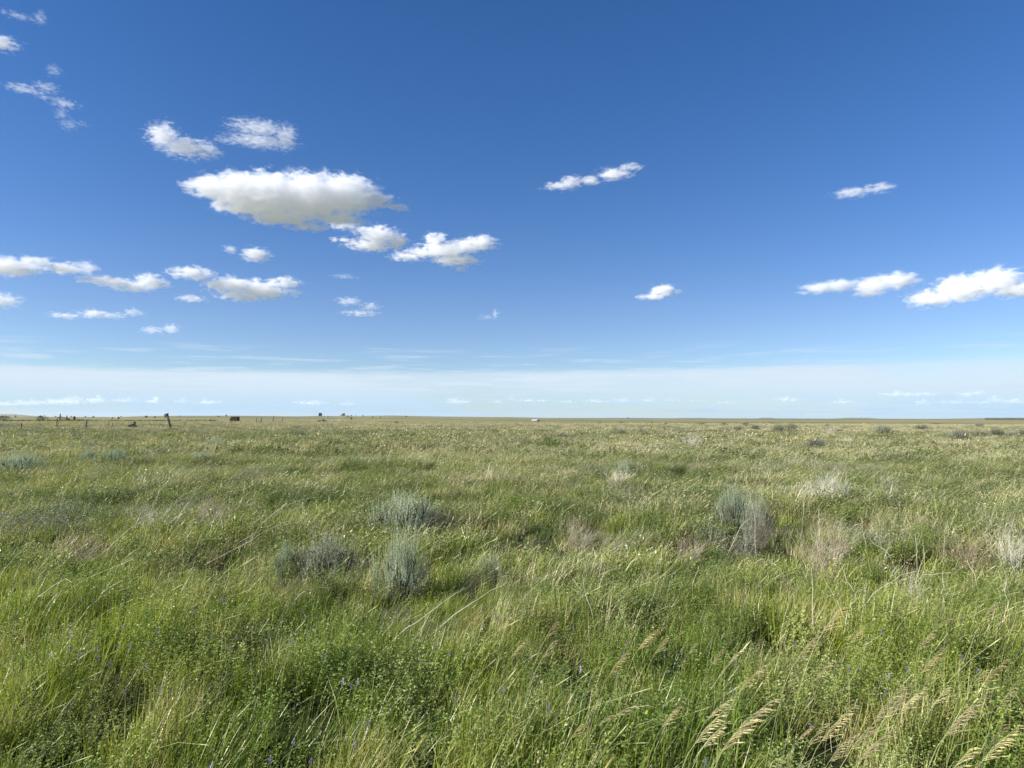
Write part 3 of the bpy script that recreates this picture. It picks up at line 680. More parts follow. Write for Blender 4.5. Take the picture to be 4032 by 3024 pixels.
SAGES = [
 (0,1590,1915,2115,310,'widest blue grey sagebrush at the centre, its right side in deep shade'),
 (1,1572,2070,2320,200,'upright pale silver sagebrush in front of the widest one at the centre'),
 (2,1290,2075,2270,270,'low dark centred sagebrush just left of the pale silver one'),
 (0,1130,2110,2260,110,'narrow sprig of sagebrush at the far left of the centre group'),
 (0,2885,1900,2075,170,'blue green sagebrush right of centre with dead stems beside it'),
 (2,2985,1925,2110,110,'dark sparse sagebrush touching the right side of the blue green one'),
 (1,3255,1855,1985,180,'pale grey sagebrush tangled with bleached twigs, right side'),
 (0,70,1790,1860,200,'blue grey sagebrush at the left edge'),
 (1,445,1775,1835,140,'pale bluish sagebrush, middle one of the left row'),
 (0,345,1775,1830,80,'small bluish sagebrush just left of the middle one of the left row'),
 (1,790,1785,1830,110,'grey sagebrush low in the grass at the right end of the left row'),
 (0,848,1728,1765,110,'small blue grey sagebrush behind the right end of the left row'),
 (1,2460,1825,1875,100,'pale frosted sagebrush near the middle of the right half'),
 (2,1935,2165,2290,80,'small grey sagebrush standing right of the dark hollow at the centre'),
 (2,3475,1672,1714,80,'dark topped grey sagebrush in the distance on the right, left of the long thicket'),
 (3,3628,1664,1692,66,'low grey sagebrush halfway between the dark topped one and the long thicket'),
 (3,3685,1658,1672,60,'flat grey sagebrush on the skyline side of the long thicket'),
 (2,3778,1693,1742,100,'biggest grey sagebrush at the left end of the long thicket'),
 (3,3850,1690,1728,90,'second grey sagebrush of the long thicket, counted from its left end'),
 (2,3925,1688,1724,90,'third grey sagebrush of the long thicket, counted from its left end'),
 (3,3990,1690,1728,80,'fourth grey sagebrush of the long thicket, next to the right edge'),
 (2,4030,1688,1722,60,'last grey sagebrush of the long thicket, cut by the right edge'),
 (3,2905,1677,1696,50,'first bush from the left in the far row of four right of centre'),
 (2,2972,1676,1694,40,'second bush from the left in the far row of four right of centre'),
 (3,3065,1674,1698,60,'third bush from the left in the far row of four right of centre'),
 (2,3115,1670,1696,56,'fourth and greenest bush in the far row of four right of centre'),
 (3,3035,1655,1667,34,'dark bush standing alone just behind the far row of four'),
 (3,2935,1660,1674,36,'pale domed bush up and left of the lone dark one'),
 (3,3172,1672,1682,24,'tiny dark bush right of the far row of four'),
 (3,3257,1668,1681,30,'tiny grey bush next to a bleached clump, further right of the far row'),
 (3,2765,1660,1672,34,'low grey bush by the left end of the far shrubs right of centre'),
 (3,2850,1664,1674,34,'low grey bush with pale stems between two lower ones, right of centre'),
 (3,2362,1660,1668,26,'dark flat bush on the near skyline left of the cloud shadowed field'),
 (3,2448,1658,1666,28,'dark flat bush on the near skyline under the cloud shadowed field'),
 (3,2567,1658,1665,16,'small round dark bush on the near skyline right of the flat ones'),
 (3,2622,1663,1671,18,'small dark bush a little below the skyline, right of the round one'),
 (2,2440,1690,1718,64,'bluish grey bush in the band of dry grass below the flat skyline bushes'),
 (2,2530,1690,1712,50,'grey bush with a dark side, right of the bluish one in the dry band'),
 (2,2210,1705,1725,60,'grey bush with a dark side, nearest the middle of the dry band'),
 (3,1562,1657,1667,26,'small dark bush on the near skyline below the round bales'),
 (2,3210,1730,1770,110,'bushy green grey sagebrush in front of the far row of four'),
 (3,3855,1667,1678,46,'green rounded bush above the long thicket at the right'),
 (3,1180,1690,1720,70,'faint grey bush in the grass under the tall dark tower'),
 (3,1420,1700,1728,80,'faint grey bush in the grass right of the white debris'),
]
for (kd, px, y0, y1, w_, lb) in SAGES:
    p, ww, hh = place_box(px, y0, y1, w_)
    hh = min(max(hh * 1.10 + (.24 if y1 < 1700 else .14 if y1 < 1880 else 0), .3), 1.3); sx = ww / (.84 if y1 > 1900 or y1 < 1700 else 1.0)
    if y1 > 1900: p.z -= .03
    sage(kd, p, (sx, max(.5, min(sx, 1.6)), hh / .88), lb, rz=random.uniform(-.6, .6))

# ------------------------------------------------------------------ dead twiggy bushes
def twig_mesh(seed, n=34, spread=.5):
    random.seed(seed); b = MB()
    def branch(p, d, L_, r, lv):
        k = 4; pts = [p]
        for i in range(k):
            d = unit(d + np.array((random.gauss(0, .22), random.gauss(0, .22), random.gauss(.05, .12)))); pts.append(pts[-1] + d * L_ / k)
        b.tube(pts, np.linspace(r, r * .45, k + 1), 3)
        if lv > 0:
            for q in range(4):
                i = random.randint(1, k); nd = unit(d + np.array((random.gauss(0, .7), random.gauss(0, .7), random.uniform(-.1, .6))))
                branch(pts[i], nd, L_ * random.uniform(.35, .65), r * .55, lv - 1)
    for i in range(n):
        az = random.random() * 6.283; s_ = random.uniform(.1, spread * 1.6)
        branch(np.array((random.gauss(0, .08), random.gauss(0, .08), 0.)), unit((math.cos(az) * s_ + .25, math.sin(az) * s_, 1)), random.uniform(.35, .62), .0032, 2)
    return b
def dead_bush(kind, loc, s, label, mt, rz=0, _c={}):
    key = (kind, mt.name)
    if key in _c: return copy_thing(_c[key], loc, rz, s, label, 'dead brush standing in the grass')
    o = twig_mesh(50 + kind).build('dead_brush', mt); o.location = loc; o.scale = s; o.rotation_euler = (0, 0, rz)
    tag(o, label, 'dead brush', 'dead brush standing in the grass'); _c[key] = o; return o
DEAD = [
 (0,2265,2040,2160,170,M_TWIG,'reddish brown dead brush right of the centre sagebrush'),
 (1,2395,2075,2180,220,M_TWIG,'low matted brown dead brush, right neighbour of the reddish one'),
 (0,2700,2095,2200,170,M_TWIG,'brown dead brush midway between the matted one and the blue green sagebrush'),
 (1,1110,2250,2370,230,M_TWIG,'brown dead brush in the grass below the left sprig of sagebrush'),
 (0,1720,1990,2130,230,M_SHADETWIG,'dead brush coloured dark for shade on the right side of the widest sagebrush'),
 (0,3240,2040,2240,230,M_TWIG,'tall pinkish dead brush under the pale grey sagebrush on the right'),
 (1,3250,1850,1995,170,M_BLEACH,'bleached bare twigs rising through the pale grey sagebrush'),
 (0,2985,2010,2150,115,M_SHADETWIG,'dead brush coloured dark for shade below the dark sparse sagebrush'),
 (0,3590,2260,2400,90,M_BLEACH,'small bleached dead brush with stiff upright twigs, lower right'),
 (1,3790,2080,2240,260,M_TWIG,'purplish grey dead brush near the right edge'),
 (0,3975,2050,2260,130,M_BLEACH,'bleached dead brush leaning at the right edge'),
 (1,600,1985,2090,230,M_BLEACH,'pale bent dead brush in the left part of the field'),
 (0,815,1945,2080,180,M_TWIG,'grey dead brush right of the pale bent one'),
 (1,300,2090,2200,200,M_TWIG,'grey dead brush half sunk in grass near the left edge'),
 (0,2430,1845,1900,130,M_BLEACH,'bleached twigs beside the pale frosted sagebrush'),
 (1,3480,1870,1920,110,M_BLEACH,'small fan of bleached twigs right of the pale grey sagebrush'),
 (0,3270,1680,1712,50,M_BLEACH,'bright bleached clump of twigs in the dry grass far right'),
 (1,2720,1700,1760,100,M_BLEACH,'pale arched dead twigs below the far row of bushes'),
 (0,3330,1715,1755,50,M_BLEACH,'short white dead twigs in front of the dark topped sagebrush'),
 (1,2010,1850,1930,160,M_TWIG,'faint grey dead brush above and right of the widest sagebrush'),
]
for (kd, px, y0, y1, w_, mt, lb) in DEAD:
    p, ww, hh = place_box(px, y0, y1, w_)
    dead_bush(kd, p, (ww / .8, max(.4, min(ww / .8, 1.2)), min(hh, 1.1) / .75), lb, mt, rz=random.uniform(-.4, .4))

# ------------------------------------------------------------------ long bleached stalks: (foot px, tip px, bow, side twigs, label)
STALK = [
 ((1000,2100),(1289,1958),-48,3,'long arching bleached stalk left of the centre sagebrush, upper one of the pair'),
 ((990,2130),(1195,2058),-22,3,'lower arching bleached stalk under the longest one, left of the centre sagebrush'),
 ((1180,2345),(1318,2322),-22,0,'short pale arched stem below the low dark sagebrush'),
 ((110,2400),(262,2277),-14,1,'pale hooked stalk in the lower left quarter'),
 ((3412,2370),(3640,2243),-26,1,'long thick bleached stalk arching up to the right, right side'),
 ((3636,2262),(3755,2252),3,0,'straight bleached stalk lying level just right of the thick arching one'),
 ((3338,2410),(3372,2322),10,1,'forked bleached stalk, lower piece, left of the thick arching one'),
 ((3372,2340),(3320,2232),8,1,'bent bleached stalk leaning left above the forked one'),
 ((3200,2400),(3196,2230),0,2,'upright bleached stalk below the tall pinkish dead brush'),
 ((3130,2310),(3038,2205),12,1,'bleached stalk bending down left of the upright one'),
 ((3428,2230),(3404,2105),6,1,'slim bleached stalk with a crook at its top'),
 ((3490,2170),(3420,2120),4,0,'left arm of the V shaped pair of bleached stalks'),
 ((3488,2172),(3524,2120),-4,0,'right arm of the V shaped pair of bleached stalks'),
 ((3608,2180),(3604,2100),0,2,'Y shaped bleached stalk right of the V shaped pair'),
 ((3720,2140),(3732,2050),-3,0,'slender upright straw stalk near the right, above the Y shaped one'),
 ((3622,2230),(3662,2160),-8,1,'bent bleached twig at the foot of the Y shaped stalk'),
 ((3975,2400),(3960,2290),5,2,'bright bleached stalk near the right edge, lowest of that group'),
 ((3965,2300),(3895,2100),-10,3,'tall bleached stalk leaning left from the lowest one at the right edge'),
 ((3950,2150),(3962,2060),-4,1,'upright pale stalk at the right edge, left of its twin'),
 ((3992,2140),(3990,2062),2,1,'upright pale stalk at the right edge, right hand twin'),
 ((3845,2280),(3812,2200),6,1,'thin bleached stalk left of the tall leaning one'),
 ((3600,2385),(3592,2272),-4,1,'stiff white stalk rising from the small bleached brush'),
 ((3712,2380),(3714,2250),0,1,'thin straight stalk between the small bleached brush and the right edge'),
 ((3165,2010),(3180,1930),-6,2,'bleached stalk under the pale grey sagebrush'),
 ((3225,2070),(3222,2000),3,2,'dark footed bleached stalk in front of the pale grey sagebrush'),
 ((2895,2120),(2960,2030),-8,1,'slanting pale stalk beside the blue green sagebrush'),
 ((2975,2150),(2935,1880),-12,2,'tall thin curved stalk rising past the blue green sagebrush'),
 ((2330,2400),(2296,2270),8,2,'branched bleached stalk in the middle of the lower right quarter'),
 ((1600,2480),(1840,2310),-6,0,'upper long pale grass stalk slanting right of the dark hollow'),
 ((1790,2420),(2010,2290),-8,0,'lower long pale grass stalk slanting right of the dark hollow'),
 ((480,2110),(640,1998),-12,1,'slanting pale stalk at the pale bent dead brush'),
 ((610,1965),(690,1870),-8,0,'lone slanting stem above the pale bent dead brush'),
 ((160,2230),(315,2110),-14,0,'slanting pale stem near the left edge, upper one'),
 ((20,2250),(110,2150),-10,0,'slanting pale stem cut close to the left edge'),
 ((430,2160),(480,2080),-5,1,'short pale stem between the left edge stems and the bent dead brush'),
 ((820,2330),(960,2190),-8,0,'long fine straw stalk over the dark hollow left of the centre'),
 ((412,2330),(492,2282),-5,0,'thick yellow green stalk in the lower left quarter'),
]
for (a, b_, bow, tw, lb) in STALK:
    p = on_ground(a[0], a[1], .30); Y = p.y; k = Y / F
    random.seed(a[0] + a[1])
    A_ = np.array(at_dist(a[0], a[1], Y)); T_ = np.array(at_dist(b_[0], b_[1], Y + random.uniform(-.15, .15)))
    q_ = min(1.2, max(.1, (A_[2] - terr1(A_[0], Y)) / max(.05, T_[2] - A_[2])))
    foot = A_ - (T_ - A_) * q_ * .8; foot[2] = terr1(foot[0], foot[1]) - .03
    nrm = unit(np.cross(T_ - A_, (0, 1, 0))) * (-bow * k) * (1 if True else 0)
    up = nrm if nrm[2] * (-bow) >= 0 else -nrm
    t = np.linspace(0, 1, 7)
    pts = [foot] + [A_ + (T_ - A_) * q + up * 4 * q * (1 - q) * .9 + np.array((random.gauss(0, .004), random.gauss(0, .012), random.gauss(0, .003))) for q in t]
    mb = MB(); r0 = .0013 + .0004 * k / .0015
    mb.tube(pts, np.linspace(r0 * 1.3, r0 * .6, len(pts)), 4)
    for q in range(tw * 2):
        i = random.randint(3, len(pts) - 1); d = unit(pts[i] - pts[i-1]); s_ = random.choice((-1, 1))
        dd = unit(d + s_ * .8 * unit(np.cross(d, (0, 1, 0))) + np.array((0, random.gauss(0, .4), 0)))
        l_ = random.uniform(.05, .14); mb.tube([pts[i], pts[i] + dd * l_ * .5, pts[i] + (dd + d * .3) * l_], [r0 * .6, r0 * .5, r0 * .3], 3)
    mb.v = [v - foot for v in mb.v]
    o = mb.build('dead_stalk', M_BLEACH, smooth=True); o.location = foot; tag(o, lb, 'dead stalk', 'bleached stalks standing in the grass')

# ------------------------------------------------------------------ brome stalks with drooping golden heads, each (x, y of the head's middle, length px, droop, label)
def brome_meshes(seed, L_=.15, stem=.62, droop=.9, n=30):
    random.seed(seed); st = MB(); hd = MB()
    k = 12; t = np.linspace(0, 1, k); tot = stem + L_
    ang = math.radians(5) + math.radians(15) * t + droop * .5 * np.clip((t - .70) / .30, 0, 1) ** 1.4
    pts = [np.zeros(3)]
    for i in range(1, k): pts.append(pts[-1] + np.array((math.sin(ang[i]), 0.05 * math.sin(i), math.cos(ang[i]))) * tot / (k - 1))
    pts = np.array(pts)
    st.ribbon(pts[:9], np.linspace(.0038, .0022, 9), (1, .3, 0)); st.tube(pts, np.linspace(.0015, .0007, k), 3)
    # two or three leaves on the stem
    for q in (2, 4):
        p = pts[q]; d = random.choice((-.5, 1))
        st.ribbon([p, p + (.05 * d, .01, .08), p + (.14 * d, .02, .10), p + (.2 * d, .03, .06)], [.004, .007, .005, .001], (.2, 1, 0))
    s0 = stem / tot
    for i in range(n):
        u = i / (n - 1); q = (s0 + (1 - s0) * u) * (k - 1); i0 = min(int(q), k - 2); p = pts[i0] + (pts[i0+1] - pts[i0]) * (q - i0)
        d = unit(pts[i0+1] - pts[i0])
        rise = unit(d * .7 + np.array((.75, random.gauss(0, .30), random.uniform(-.10, .35))))
        pl = random.uniform(.010, .055) * (1.15 - .75 * u)
        p1 = p + rise * pl; hd.tube([p, p1], [.0006, .0004], 3)
        dl = unit(rise + np.array((.55, random.gauss(0, .15), random.uniform(-.55, -.1))))
        ls = random.uniform(.018, .027); sd_ = unit(np.cross(dl, (random.gauss(0, .3), 1, random.gauss(0, .3)))); s2 = np.cross(dl, sd_)
        w_ = ls * .085
        ring = lambda c_, w: [c_ + sd_ * w, c_ + s2 * w * .6, c_ - sd_ * w, c_ - s2 * w * .6]
        v = [p1] + ring(p1 + dl * ls * .3, w_) + ring(p1 + dl * ls * .6, w_ * .85) + [p1 + dl * ls]
        f = [(0, 1 + j, 1 + (j+1) % 4) for j in range(4)] + [(1+j, 5+j, 5+(j+1) % 4, 1+(j+1) % 4) for j in range(4)] + [(5+j, 9, 5+(j+1) % 4) for j in range(4)]
        hd.add(v, f)
    return st, hd, pts, s0
BR = []
for i, (L_, dr, n) in enumerate(((.15, .8, 24), (.18, 1.1, 34), (.11, .5, 17), (.17, 2.2, 26))): BR.append(brome_meshes(90 + i, L_, .90, dr, n))
M_GOLDB = leaf_mat('brown_spikelet', (.42, .33, .18), (.50, .41, .24), None, transl=.2, patch=3.0, rough=.6)
BROME = [  # x, y, kind, scale, brown?, extra
 (2029,2562,0,.95,0),(2154,2500,2,1,1),(2140,2580,2,.9,1),(2529,2520,0,.9,0),(2430,2630,0,1,0),(2583,2567,2,.9,0),(2714,2567,2,.7,0),(2692,2630,2,.8,0),
 (2890,2580,1,.85,0),(2972,2571,2,1,1),(2805,2612,2,.8,1),(2955,2690,1,1.05,0),(2809,2785,1,.95,0),(2633,2830,0,1,0),(2470,2784,3,1,0),(2398,2829,3,.8,0),
 (2764,2856,0,1,0),(2927,2829,1,1.15,0),(2900,2901,1,1.1,0),(2787,2885,0,1,0),(2335,2790,2,.8,0),(2253,2883,2,.8,0),(2330,2734,2,.5,0),
 (3231,2455,2,1.2,0),(3163,2560,0,1,1),(3235,2650,1,.9,0),(3127,2702,2,.9,0),(3367,2508,0,.8,0),(3656,2535,0,1.05,0),(3642,2612,0,.9,0),(3728,2440,3,.9,1),
 (3868,2436,2,1,1),(3819,2680,2,1,0),(3914,2665,1,1.0,0),(3688,2698,2,1,0),(3665,2752,2,1,0),(3556,2752,0,1,0),(3520,2825,1,1.1,0),(3475,2793,2,1,1),
 (3737,2820,0,1.1,1),(3972,2765,0,1,0),(3150,2879,0,.7,0),(3258,2852,0,1,0),(3199,2924,2,1,0),(3335,2900,2,1,1),(3439,2930,1,1,1),(3294,2950,0,1,1),
 (3416,2965,1,.9,0),(3724,2879,2,.8,1),(3868,2912,0,1.1,0),(3914,2950,2,1.1,1),(4004,2494,1,1,0),(3710,3000,2,1,0),(1637,2956,-1,1,0),(1760,2996,-1,1.1,0),(1583,3010,-1,.9,0),(1480,2970,-1,.8,0),(2384,3010,-1,.8,0)]
def fox_meshes(seed):
    random.seed(seed); st = MB(); hd = MB()
    pts = bend((0, 0, 0), .55, .35, 0, 1.8, 8); st.tube(pts, np.full(8, .0012), 3)
    a, d = pts[-1], unit(pts[-1] - pts[-2])
    hd.tube([a - d * .005, a + d * .02, a + d * .05, a + d * .065], [.003, .006, .005, .001], 6)
    for i in range(170):
        t = random.uniform(0, .065); az = random.random() * 6.28; o_ = unit(np.cross(d, (math.cos(az), math.sin(az), .2)))
        dd = unit(d * 1.2 + o_); hd.ribbon([a + d * t, a + d * t + dd * .028], [.0012, .0003], unit(np.cross(dd, o_)))
    return st, hd, np.vstack([pts, [a + d * .06]]), .9
BR.append(fox_meshes(3))
bm_src = {}
def region(px, py):
    col_ = 'far left' if px < 800 else 'left of centre' if px < 1700 else 'centre' if px < 2300 else 'right of centre' if px < 3050 else 'right' if px < 3600 else 'far right'
    row = 'below the horizon' if py < 1900 else 'in the middle of the field' if py < 2350 else 'above the foreground' if py < 2600 else 'in the foreground' if py < 2800 else 'at the bottom edge'
    return col_, row
def rank_labels(items, fmt):
    """items: list of (px, py, keytext); the label counts from the left inside a region"""
    out = [None] * len(items); cells = {}
    for i, it in enumerate(items): cells.setdefault((region(it[0], it[1]), it[2]), []).append(i)
    for (rg, kt), ids in cells.items():
        ids.sort(key=lambda i: items[i][0])
        for n, i in enumerate(ids):
            which = 'only' if len(ids) == 1 else ORD[n] + ' from left'
            out[i] = fmt(kt, which, rg)
    return out
def brome_fmt(kt, which, rg): return f'{kt}, {which} of its kind {rg[1]}, {rg[0]}'
blab = rank_labels([(b_[0], b_[1], 'bristly yellow foxtail grass head' if b_[2] < 0 else 'brown drooping brome grass head' if b_[4] else 'pale golden drooping brome grass head') for b_ in BROME], brome_fmt)
for (bx_, by_, kd, sc_, br), lb in zip(BROME, blab):
    sc_ = sc_ * random.uniform(.66, .90) * (1.0 if kd >= 0 else 1.1)
    st, hd, pts, s0 = BR[kd]
    hm = (pts[int((s0 + (1 - s0) * .5) * (len(pts) - 1))]) * sc_      # middle of the head in the plant's frame
    # find a foot on the ground so that the head's middle lies on this line of sight
    v = ray(bx_, by_); best = None
    d = np.linspace(1.9, 9, 400); fx, fy = v.x * d / v.y - hm[0], d - hm[1]
    i = int(np.argmin(np.abs(HC + v.z * d / v.y - hm[2] - terr(fx, fy)))); best = (0, float(fx[i]), float(fy[i]))
    loc = (best[1], best[2], terr1(best[1], best[2]))
    key = (kd, br); grp = 'yellow foxtail heads at the bottom edge' if kd < 0 else 'brome grass heads drooping over the grass'
    if key in bm_src: copy_thing(bm_src[key], loc, random.uniform(-.35, .35), sc_, lb, grp)
    else:
        e = empty('foxtail_grass' if kd < 0 else 'brome_grass', loc, lb, 'grass stalk', grp, 0, sc_)
        st.build('stem', M_GSTEM, e); hd.build('seed_head', M_FOX if kd < 0 else (M_GOLDB if br else M_GOLD), e); bm_src[key] = e

# ------------------------------------------------------------------ small purple alfalfa flowers
def flower_mesh(seed):
    random.seed(seed); b = MB()
    b.tube(bend((0, 0, 0), .40, .3, 0, 1.6, 5), [.0014, .0013, .0012, .001, .0008], 3, 1)
    top_ = bend((0, 0, 0), .40, .3, 0, 1.6, 5)[-1]
    for i in range(34):
        az = random.random() * 6.283; z_ = random.uniform(-.012, .014); r = .007
        d = unit((math.cos(az), math.sin(az), random.uniform(-.2, .9))); p = top_ + np.array((0, 0, z_)) + d * .003
        b.leaf(p, d, unit(np.cross(d, (0, 0, 1))), .012 * random.uniform(.8, 1.2), .006)
    for i in range(26):
        t = random.uniform(.45, .92); p = np.array(bend((0, 0, 0), .40, .3, 0, 1.6, 40)[int(t * 39)]); az = random.random() * 6.28
        d = unit((math.cos(az), math.sin(az), .5)); b.leaf(p, d, unit(np.cross(d, (0, 0, 1))), .018, .009, 2)
    return b, top_
z5 = [(640,395),(620,525),(465,570),(720,585),(865,530),(875,610),(935,655),(980,650),(1290,680),(1400,375),(1305,485),(1150,500),(1050,505),(1090,330),(1945,90),(1975,105),(1700,210),(1810,455),(2075,425),(2020,525),(2190,360),(1105,910),(1420,910),(720,100),(540,215),(1870,1525),(1865,405)]
z6 = [(435,205),(460,260),(262,300),(475,345),(530,345),(490,390),(345,455),(1150,205),(1265,190),(1350,205),(1230,265),(2100,265),(2140,268),(1600,485),(795,805),(870,850),(925,805),(640,590),(370,1325),(520,1500),(165,1470),(905,1345),(1775,940),(2190,880),(1020,1170),(1715,575)]
z7 = [(585,360),(645,540),(1025,575),(1050,475),(650,695),(210,605),(240,750),(970,750),(2005,640),(380,1015),(1745,1495),(1410,80),(180,85),(1980,900)]
z8 = [(235,485),(985,380),(870,450),(1540,455),(1535,545),(1685,605),(705,705),(1215,705),(1055,760),(1030,900),(1820,705),(900,1585),(375,1200)]
FL = [(x / 2.212, 2300 + y / 2.212) for x, y in z5] + [(1000 + x / 2.212, 2300 + y / 2.212) for x, y in z6] + [(2000 + x / 2.212, 2300 + y / 2.212) for x, y in z7] + [(3032 + x / 2.212, 2300 + y / 2.212) for x, y in z8]
pale = {27 + 26 + 14 + 1, 27 + 26 + 14 + 6, 27 + 26 + 14 + 7, 27 + 26 + 14 + 9}
flab = rank_labels([(x, y, 'pale lilac alfalfa flower cluster' if i in pale else 'purple alfalfa flower cluster') for i, (x, y) in enumerate(FL)], lambda kt, which, rg: f'{kt}, {which} {rg[1]}, {rg[0]}')
fb, ftop = flower_mesh(5)
fsrc = {}
for i, ((x, y), lb) in enumerate(zip(FL, flab)):
    s_ = .7; v = ray(x, y); best = None
    d = np.linspace(2.0, 12, 400); fx, fy, pz_ = v.x * d / v.y - ftop[0] * s_, d, HC + v.z * d / v.y
    i = int(np.argmin(np.abs(pz_ - canopy(fx, fy) * .38 - .06 - terr(fx, fy)))); best = (0, float(fx[i]), float(fy[i]), float(pz_[i]))
    hh = (best[3] - terr1(best[1], best[2])) / .40 * 1.0
    loc = (best[1], best[2], terr1(best[1], best[2])); wp = i in pale
    sc3 = (.60, .60, max(.6, hh))
    if wp in fsrc: copy_thing(fsrc[wp], loc, 0, sc3, lb)
    else:
        e = empty('alfalfa_flower', loc, lb, 'flower', 'alfalfa flowers dotted over the green', 0, sc3)
        part = MB(); part.v, part.f, part.m, part.n = fb.v, fb.f, fb.m, fb.n
        part.build('flowering_stem', [M_LILAC if wp else M_PURPLE, M_GSTEM, M_ALF], e); fsrc[wp] = e

# ------------------------------------------------------------------ far field: posts, bales, buildings
def scale_at(p): return p.y / F * 1.0
def post(px, ytop, ybot, dist, lean, r, label, mt, group, name='fence_post'):
    p = ground_at(px, dist); k = dist / F
    ht = max(.7, HC - p.z + ((1645 + (px - 2016) * .0023) - ytop) * k)
    random.seed(int(px)); b = MB(); n = 8; tp = np.array((lean * k, 0, ht)); pts = [tp * t + np.array((0, 0, -.25 * (1 - t))) for t in (0, .3, .6, .97, 1.0)]
    b.tube(pts, [r, r * 1.02, r * .95, r * .9, r * .55], n)
    o = b.build(name, mt, smooth=False); o.location = p
    tag(o, label, 'post', group); return o
PG = 'old fence posts in the field at the left'
POSTS = [ # px, ytop, dist, lean px, radius, label
 (85,1661,112,0,.075,'dark fence post standing upright, leftmost of the row of old posts'),
 (224,1645,122,1,.07,'fence post with a thin stake behind it, left of the leaning pair'),
 (336,1653,120,5,.085,'dark leaning post, left one of the close pair in the row'),
 (342,1656,116,1,.06,'upright post touching the leaning one, right one of the close pair'),
 (426,1655,150,4,.08,'short dark post leaning right, between the close pair and the wood heap'),
 (444,1660,130,0,.05,'thin upright post just below the short leaning one'),
 (606,1663,150,0,.05,'short thin post left of the big leaning timber'),
 (590,1664,170,0,.05,'faint short stake, further left of the big leaning timber'),
 (730,1656,160,0,.05,'first thin post right of the big leaning timber, nearer row'),
 (711,1649,260,0,.07,'first pale post right of the big leaning timber, farther row'),
 (773,1650,260,0,.06,'second pale post right of the big leaning timber, farther row'),
 (782,1660,160,0,.045,'second thin post right of the big leaning timber, nearer row'),
 (828,1648,260,0,.06,'third pale post right of the big leaning timber, farther row'),
 (834,1646,280,0,.06,'fourth pale post, closest behind the third in the farther row'),
 (861,1656,250,0,.06,'faint post in the grass left of the weathered plank shed'),
 (873,1658,170,0,.045,'short thin post close to the left of the plank shed'),
 (912,1655,200,0,.05,'stake at the left foot of the plank shed'),
 (948,1652,220,0,.05,'stake at the right foot of the plank shed'),
 (1007,1647,230,4,.12,'dark leaning post, left one of the pair right of the plank shed'),
 (1026,1645,230,4,.13,'dark leaning post, right one of the pair right of the plank shed'),
 (1075,1638,230,2,.12,'tallest dark post standing on the skyline right of the plank shed'),
 (1112,1641,235,1,.09,'slimmer dark post next to the tallest one, on its right'),
 (1167,1652,260,0,.06,'faint short post between the slim dark post and the tower'),
]
for (px, yt, d, ln, r, lb) in POSTS: post(px, yt, 0, d, ln, r, lb, M_TIMBER, PG)
# big leaning brace timber
def built(name, px, dist, label, cat, parts, group=None, rz=0):
    p = ground_at(px, dist); e = empty(name, p, label, cat, group, rz)
    k = dist / F
    for (nm, mt, fn) in parts:
        b = MB(); fn(b, k, 1645 + (px - 2016) * .0023, p.z); b.build(nm, mt, e)
    return e
def zrow(y, k, hy, pz): return HC - pz + (hy - y) * k
def f_brace(b, k, hy, pz): b.beam((3 * k, 0, -.3), (-15 * k, 0, zrow(1631, k, hy, pz)), .21, .2)
def f_prop(b, k, hy, pz): b.beam((-4 * k, -.26, zrow(1649, k, hy, pz)), (-20 * k, -.2, zrow(1632, k, hy, pz)), .16, .16)
def f_block(b, k, hy, pz): b.beam((-19 * k, -.02, zrow(1632, k, hy, pz)), (-11 * k, -.02, zrow(1630, k, hy, pz)), .13, .4)
built('leaning_timber', 674, 112, 'big dark timber leaning left on the skyline with a short prop nailed to its top', 'timber', [('main_beam', M_DARKT, f_brace), ('prop', M_TIMBER, f_prop), ('top_block', M_TIMBER, f_block)])
# loading chute
def f_tall(b, k, hy, pz): b.beam((-19 * k, 0, -.2), (-18 * k, 0, zrow(1631.5, k, hy, pz)), .28)
def f_short(b, k, hy, pz): b.beam((3 * k, 0, -.2), (5 * k, 0, zrow(1637, k, hy, pz)), .26)
def f_rails(b, k, hy, pz):
    for y0, y1 in ((1640, 1645.5), (1644, 1649), (1650.5, 1651.5)):
        b.beam((-18 * k, .15, zrow(y0, k, hy, pz)), (4 * k, .15, zrow(y1, k, hy, pz)), .12, .26)
def f_ramp(b, k, hy, pz): b.beam((3 * k, 0, zrow(1646, k, hy, pz)), (22 * k, 0, .1), .5, .35)
built('loading_chute', 258, 330, 'collapsed wooden loading chute with two uprights and sagging rails on the left skyline', 'chute', [('upright', M_DARKT, f_tall), ('upright', M_DARKT, f_short), ('rail', M_DARKT, f_rails), ('ramp', M_DARKT, f_ramp)])
# wood heap
def f_heap(b, k, hy, pz):
    random.seed(4)
    for i in range(26):
        x0, z0 = random.uniform(-13, 8) * k, random.uniform(0, 12) * k; b.beam((x0, random.uniform(-.5, .5), z0), (x0 + random.uniform(2, 9) * k, random.uniform(-.5, .5), max(0, z0 + random.uniform(-8, 8) * k)), .12, .2)
def f_heapost(b, k, hy, pz): b.beam((10 * k, 0, -.2), (9 * k, 0, zrow(1657, k, hy, pz)), .2)
built('wood_heap', 520, 125, 'grey heap of broken boards half hidden in grass left of the big leaning timber', 'wood heap', [('board_pile', M_TIMBER, f_heap), ('upright', M_DARKT, f_heapost)])
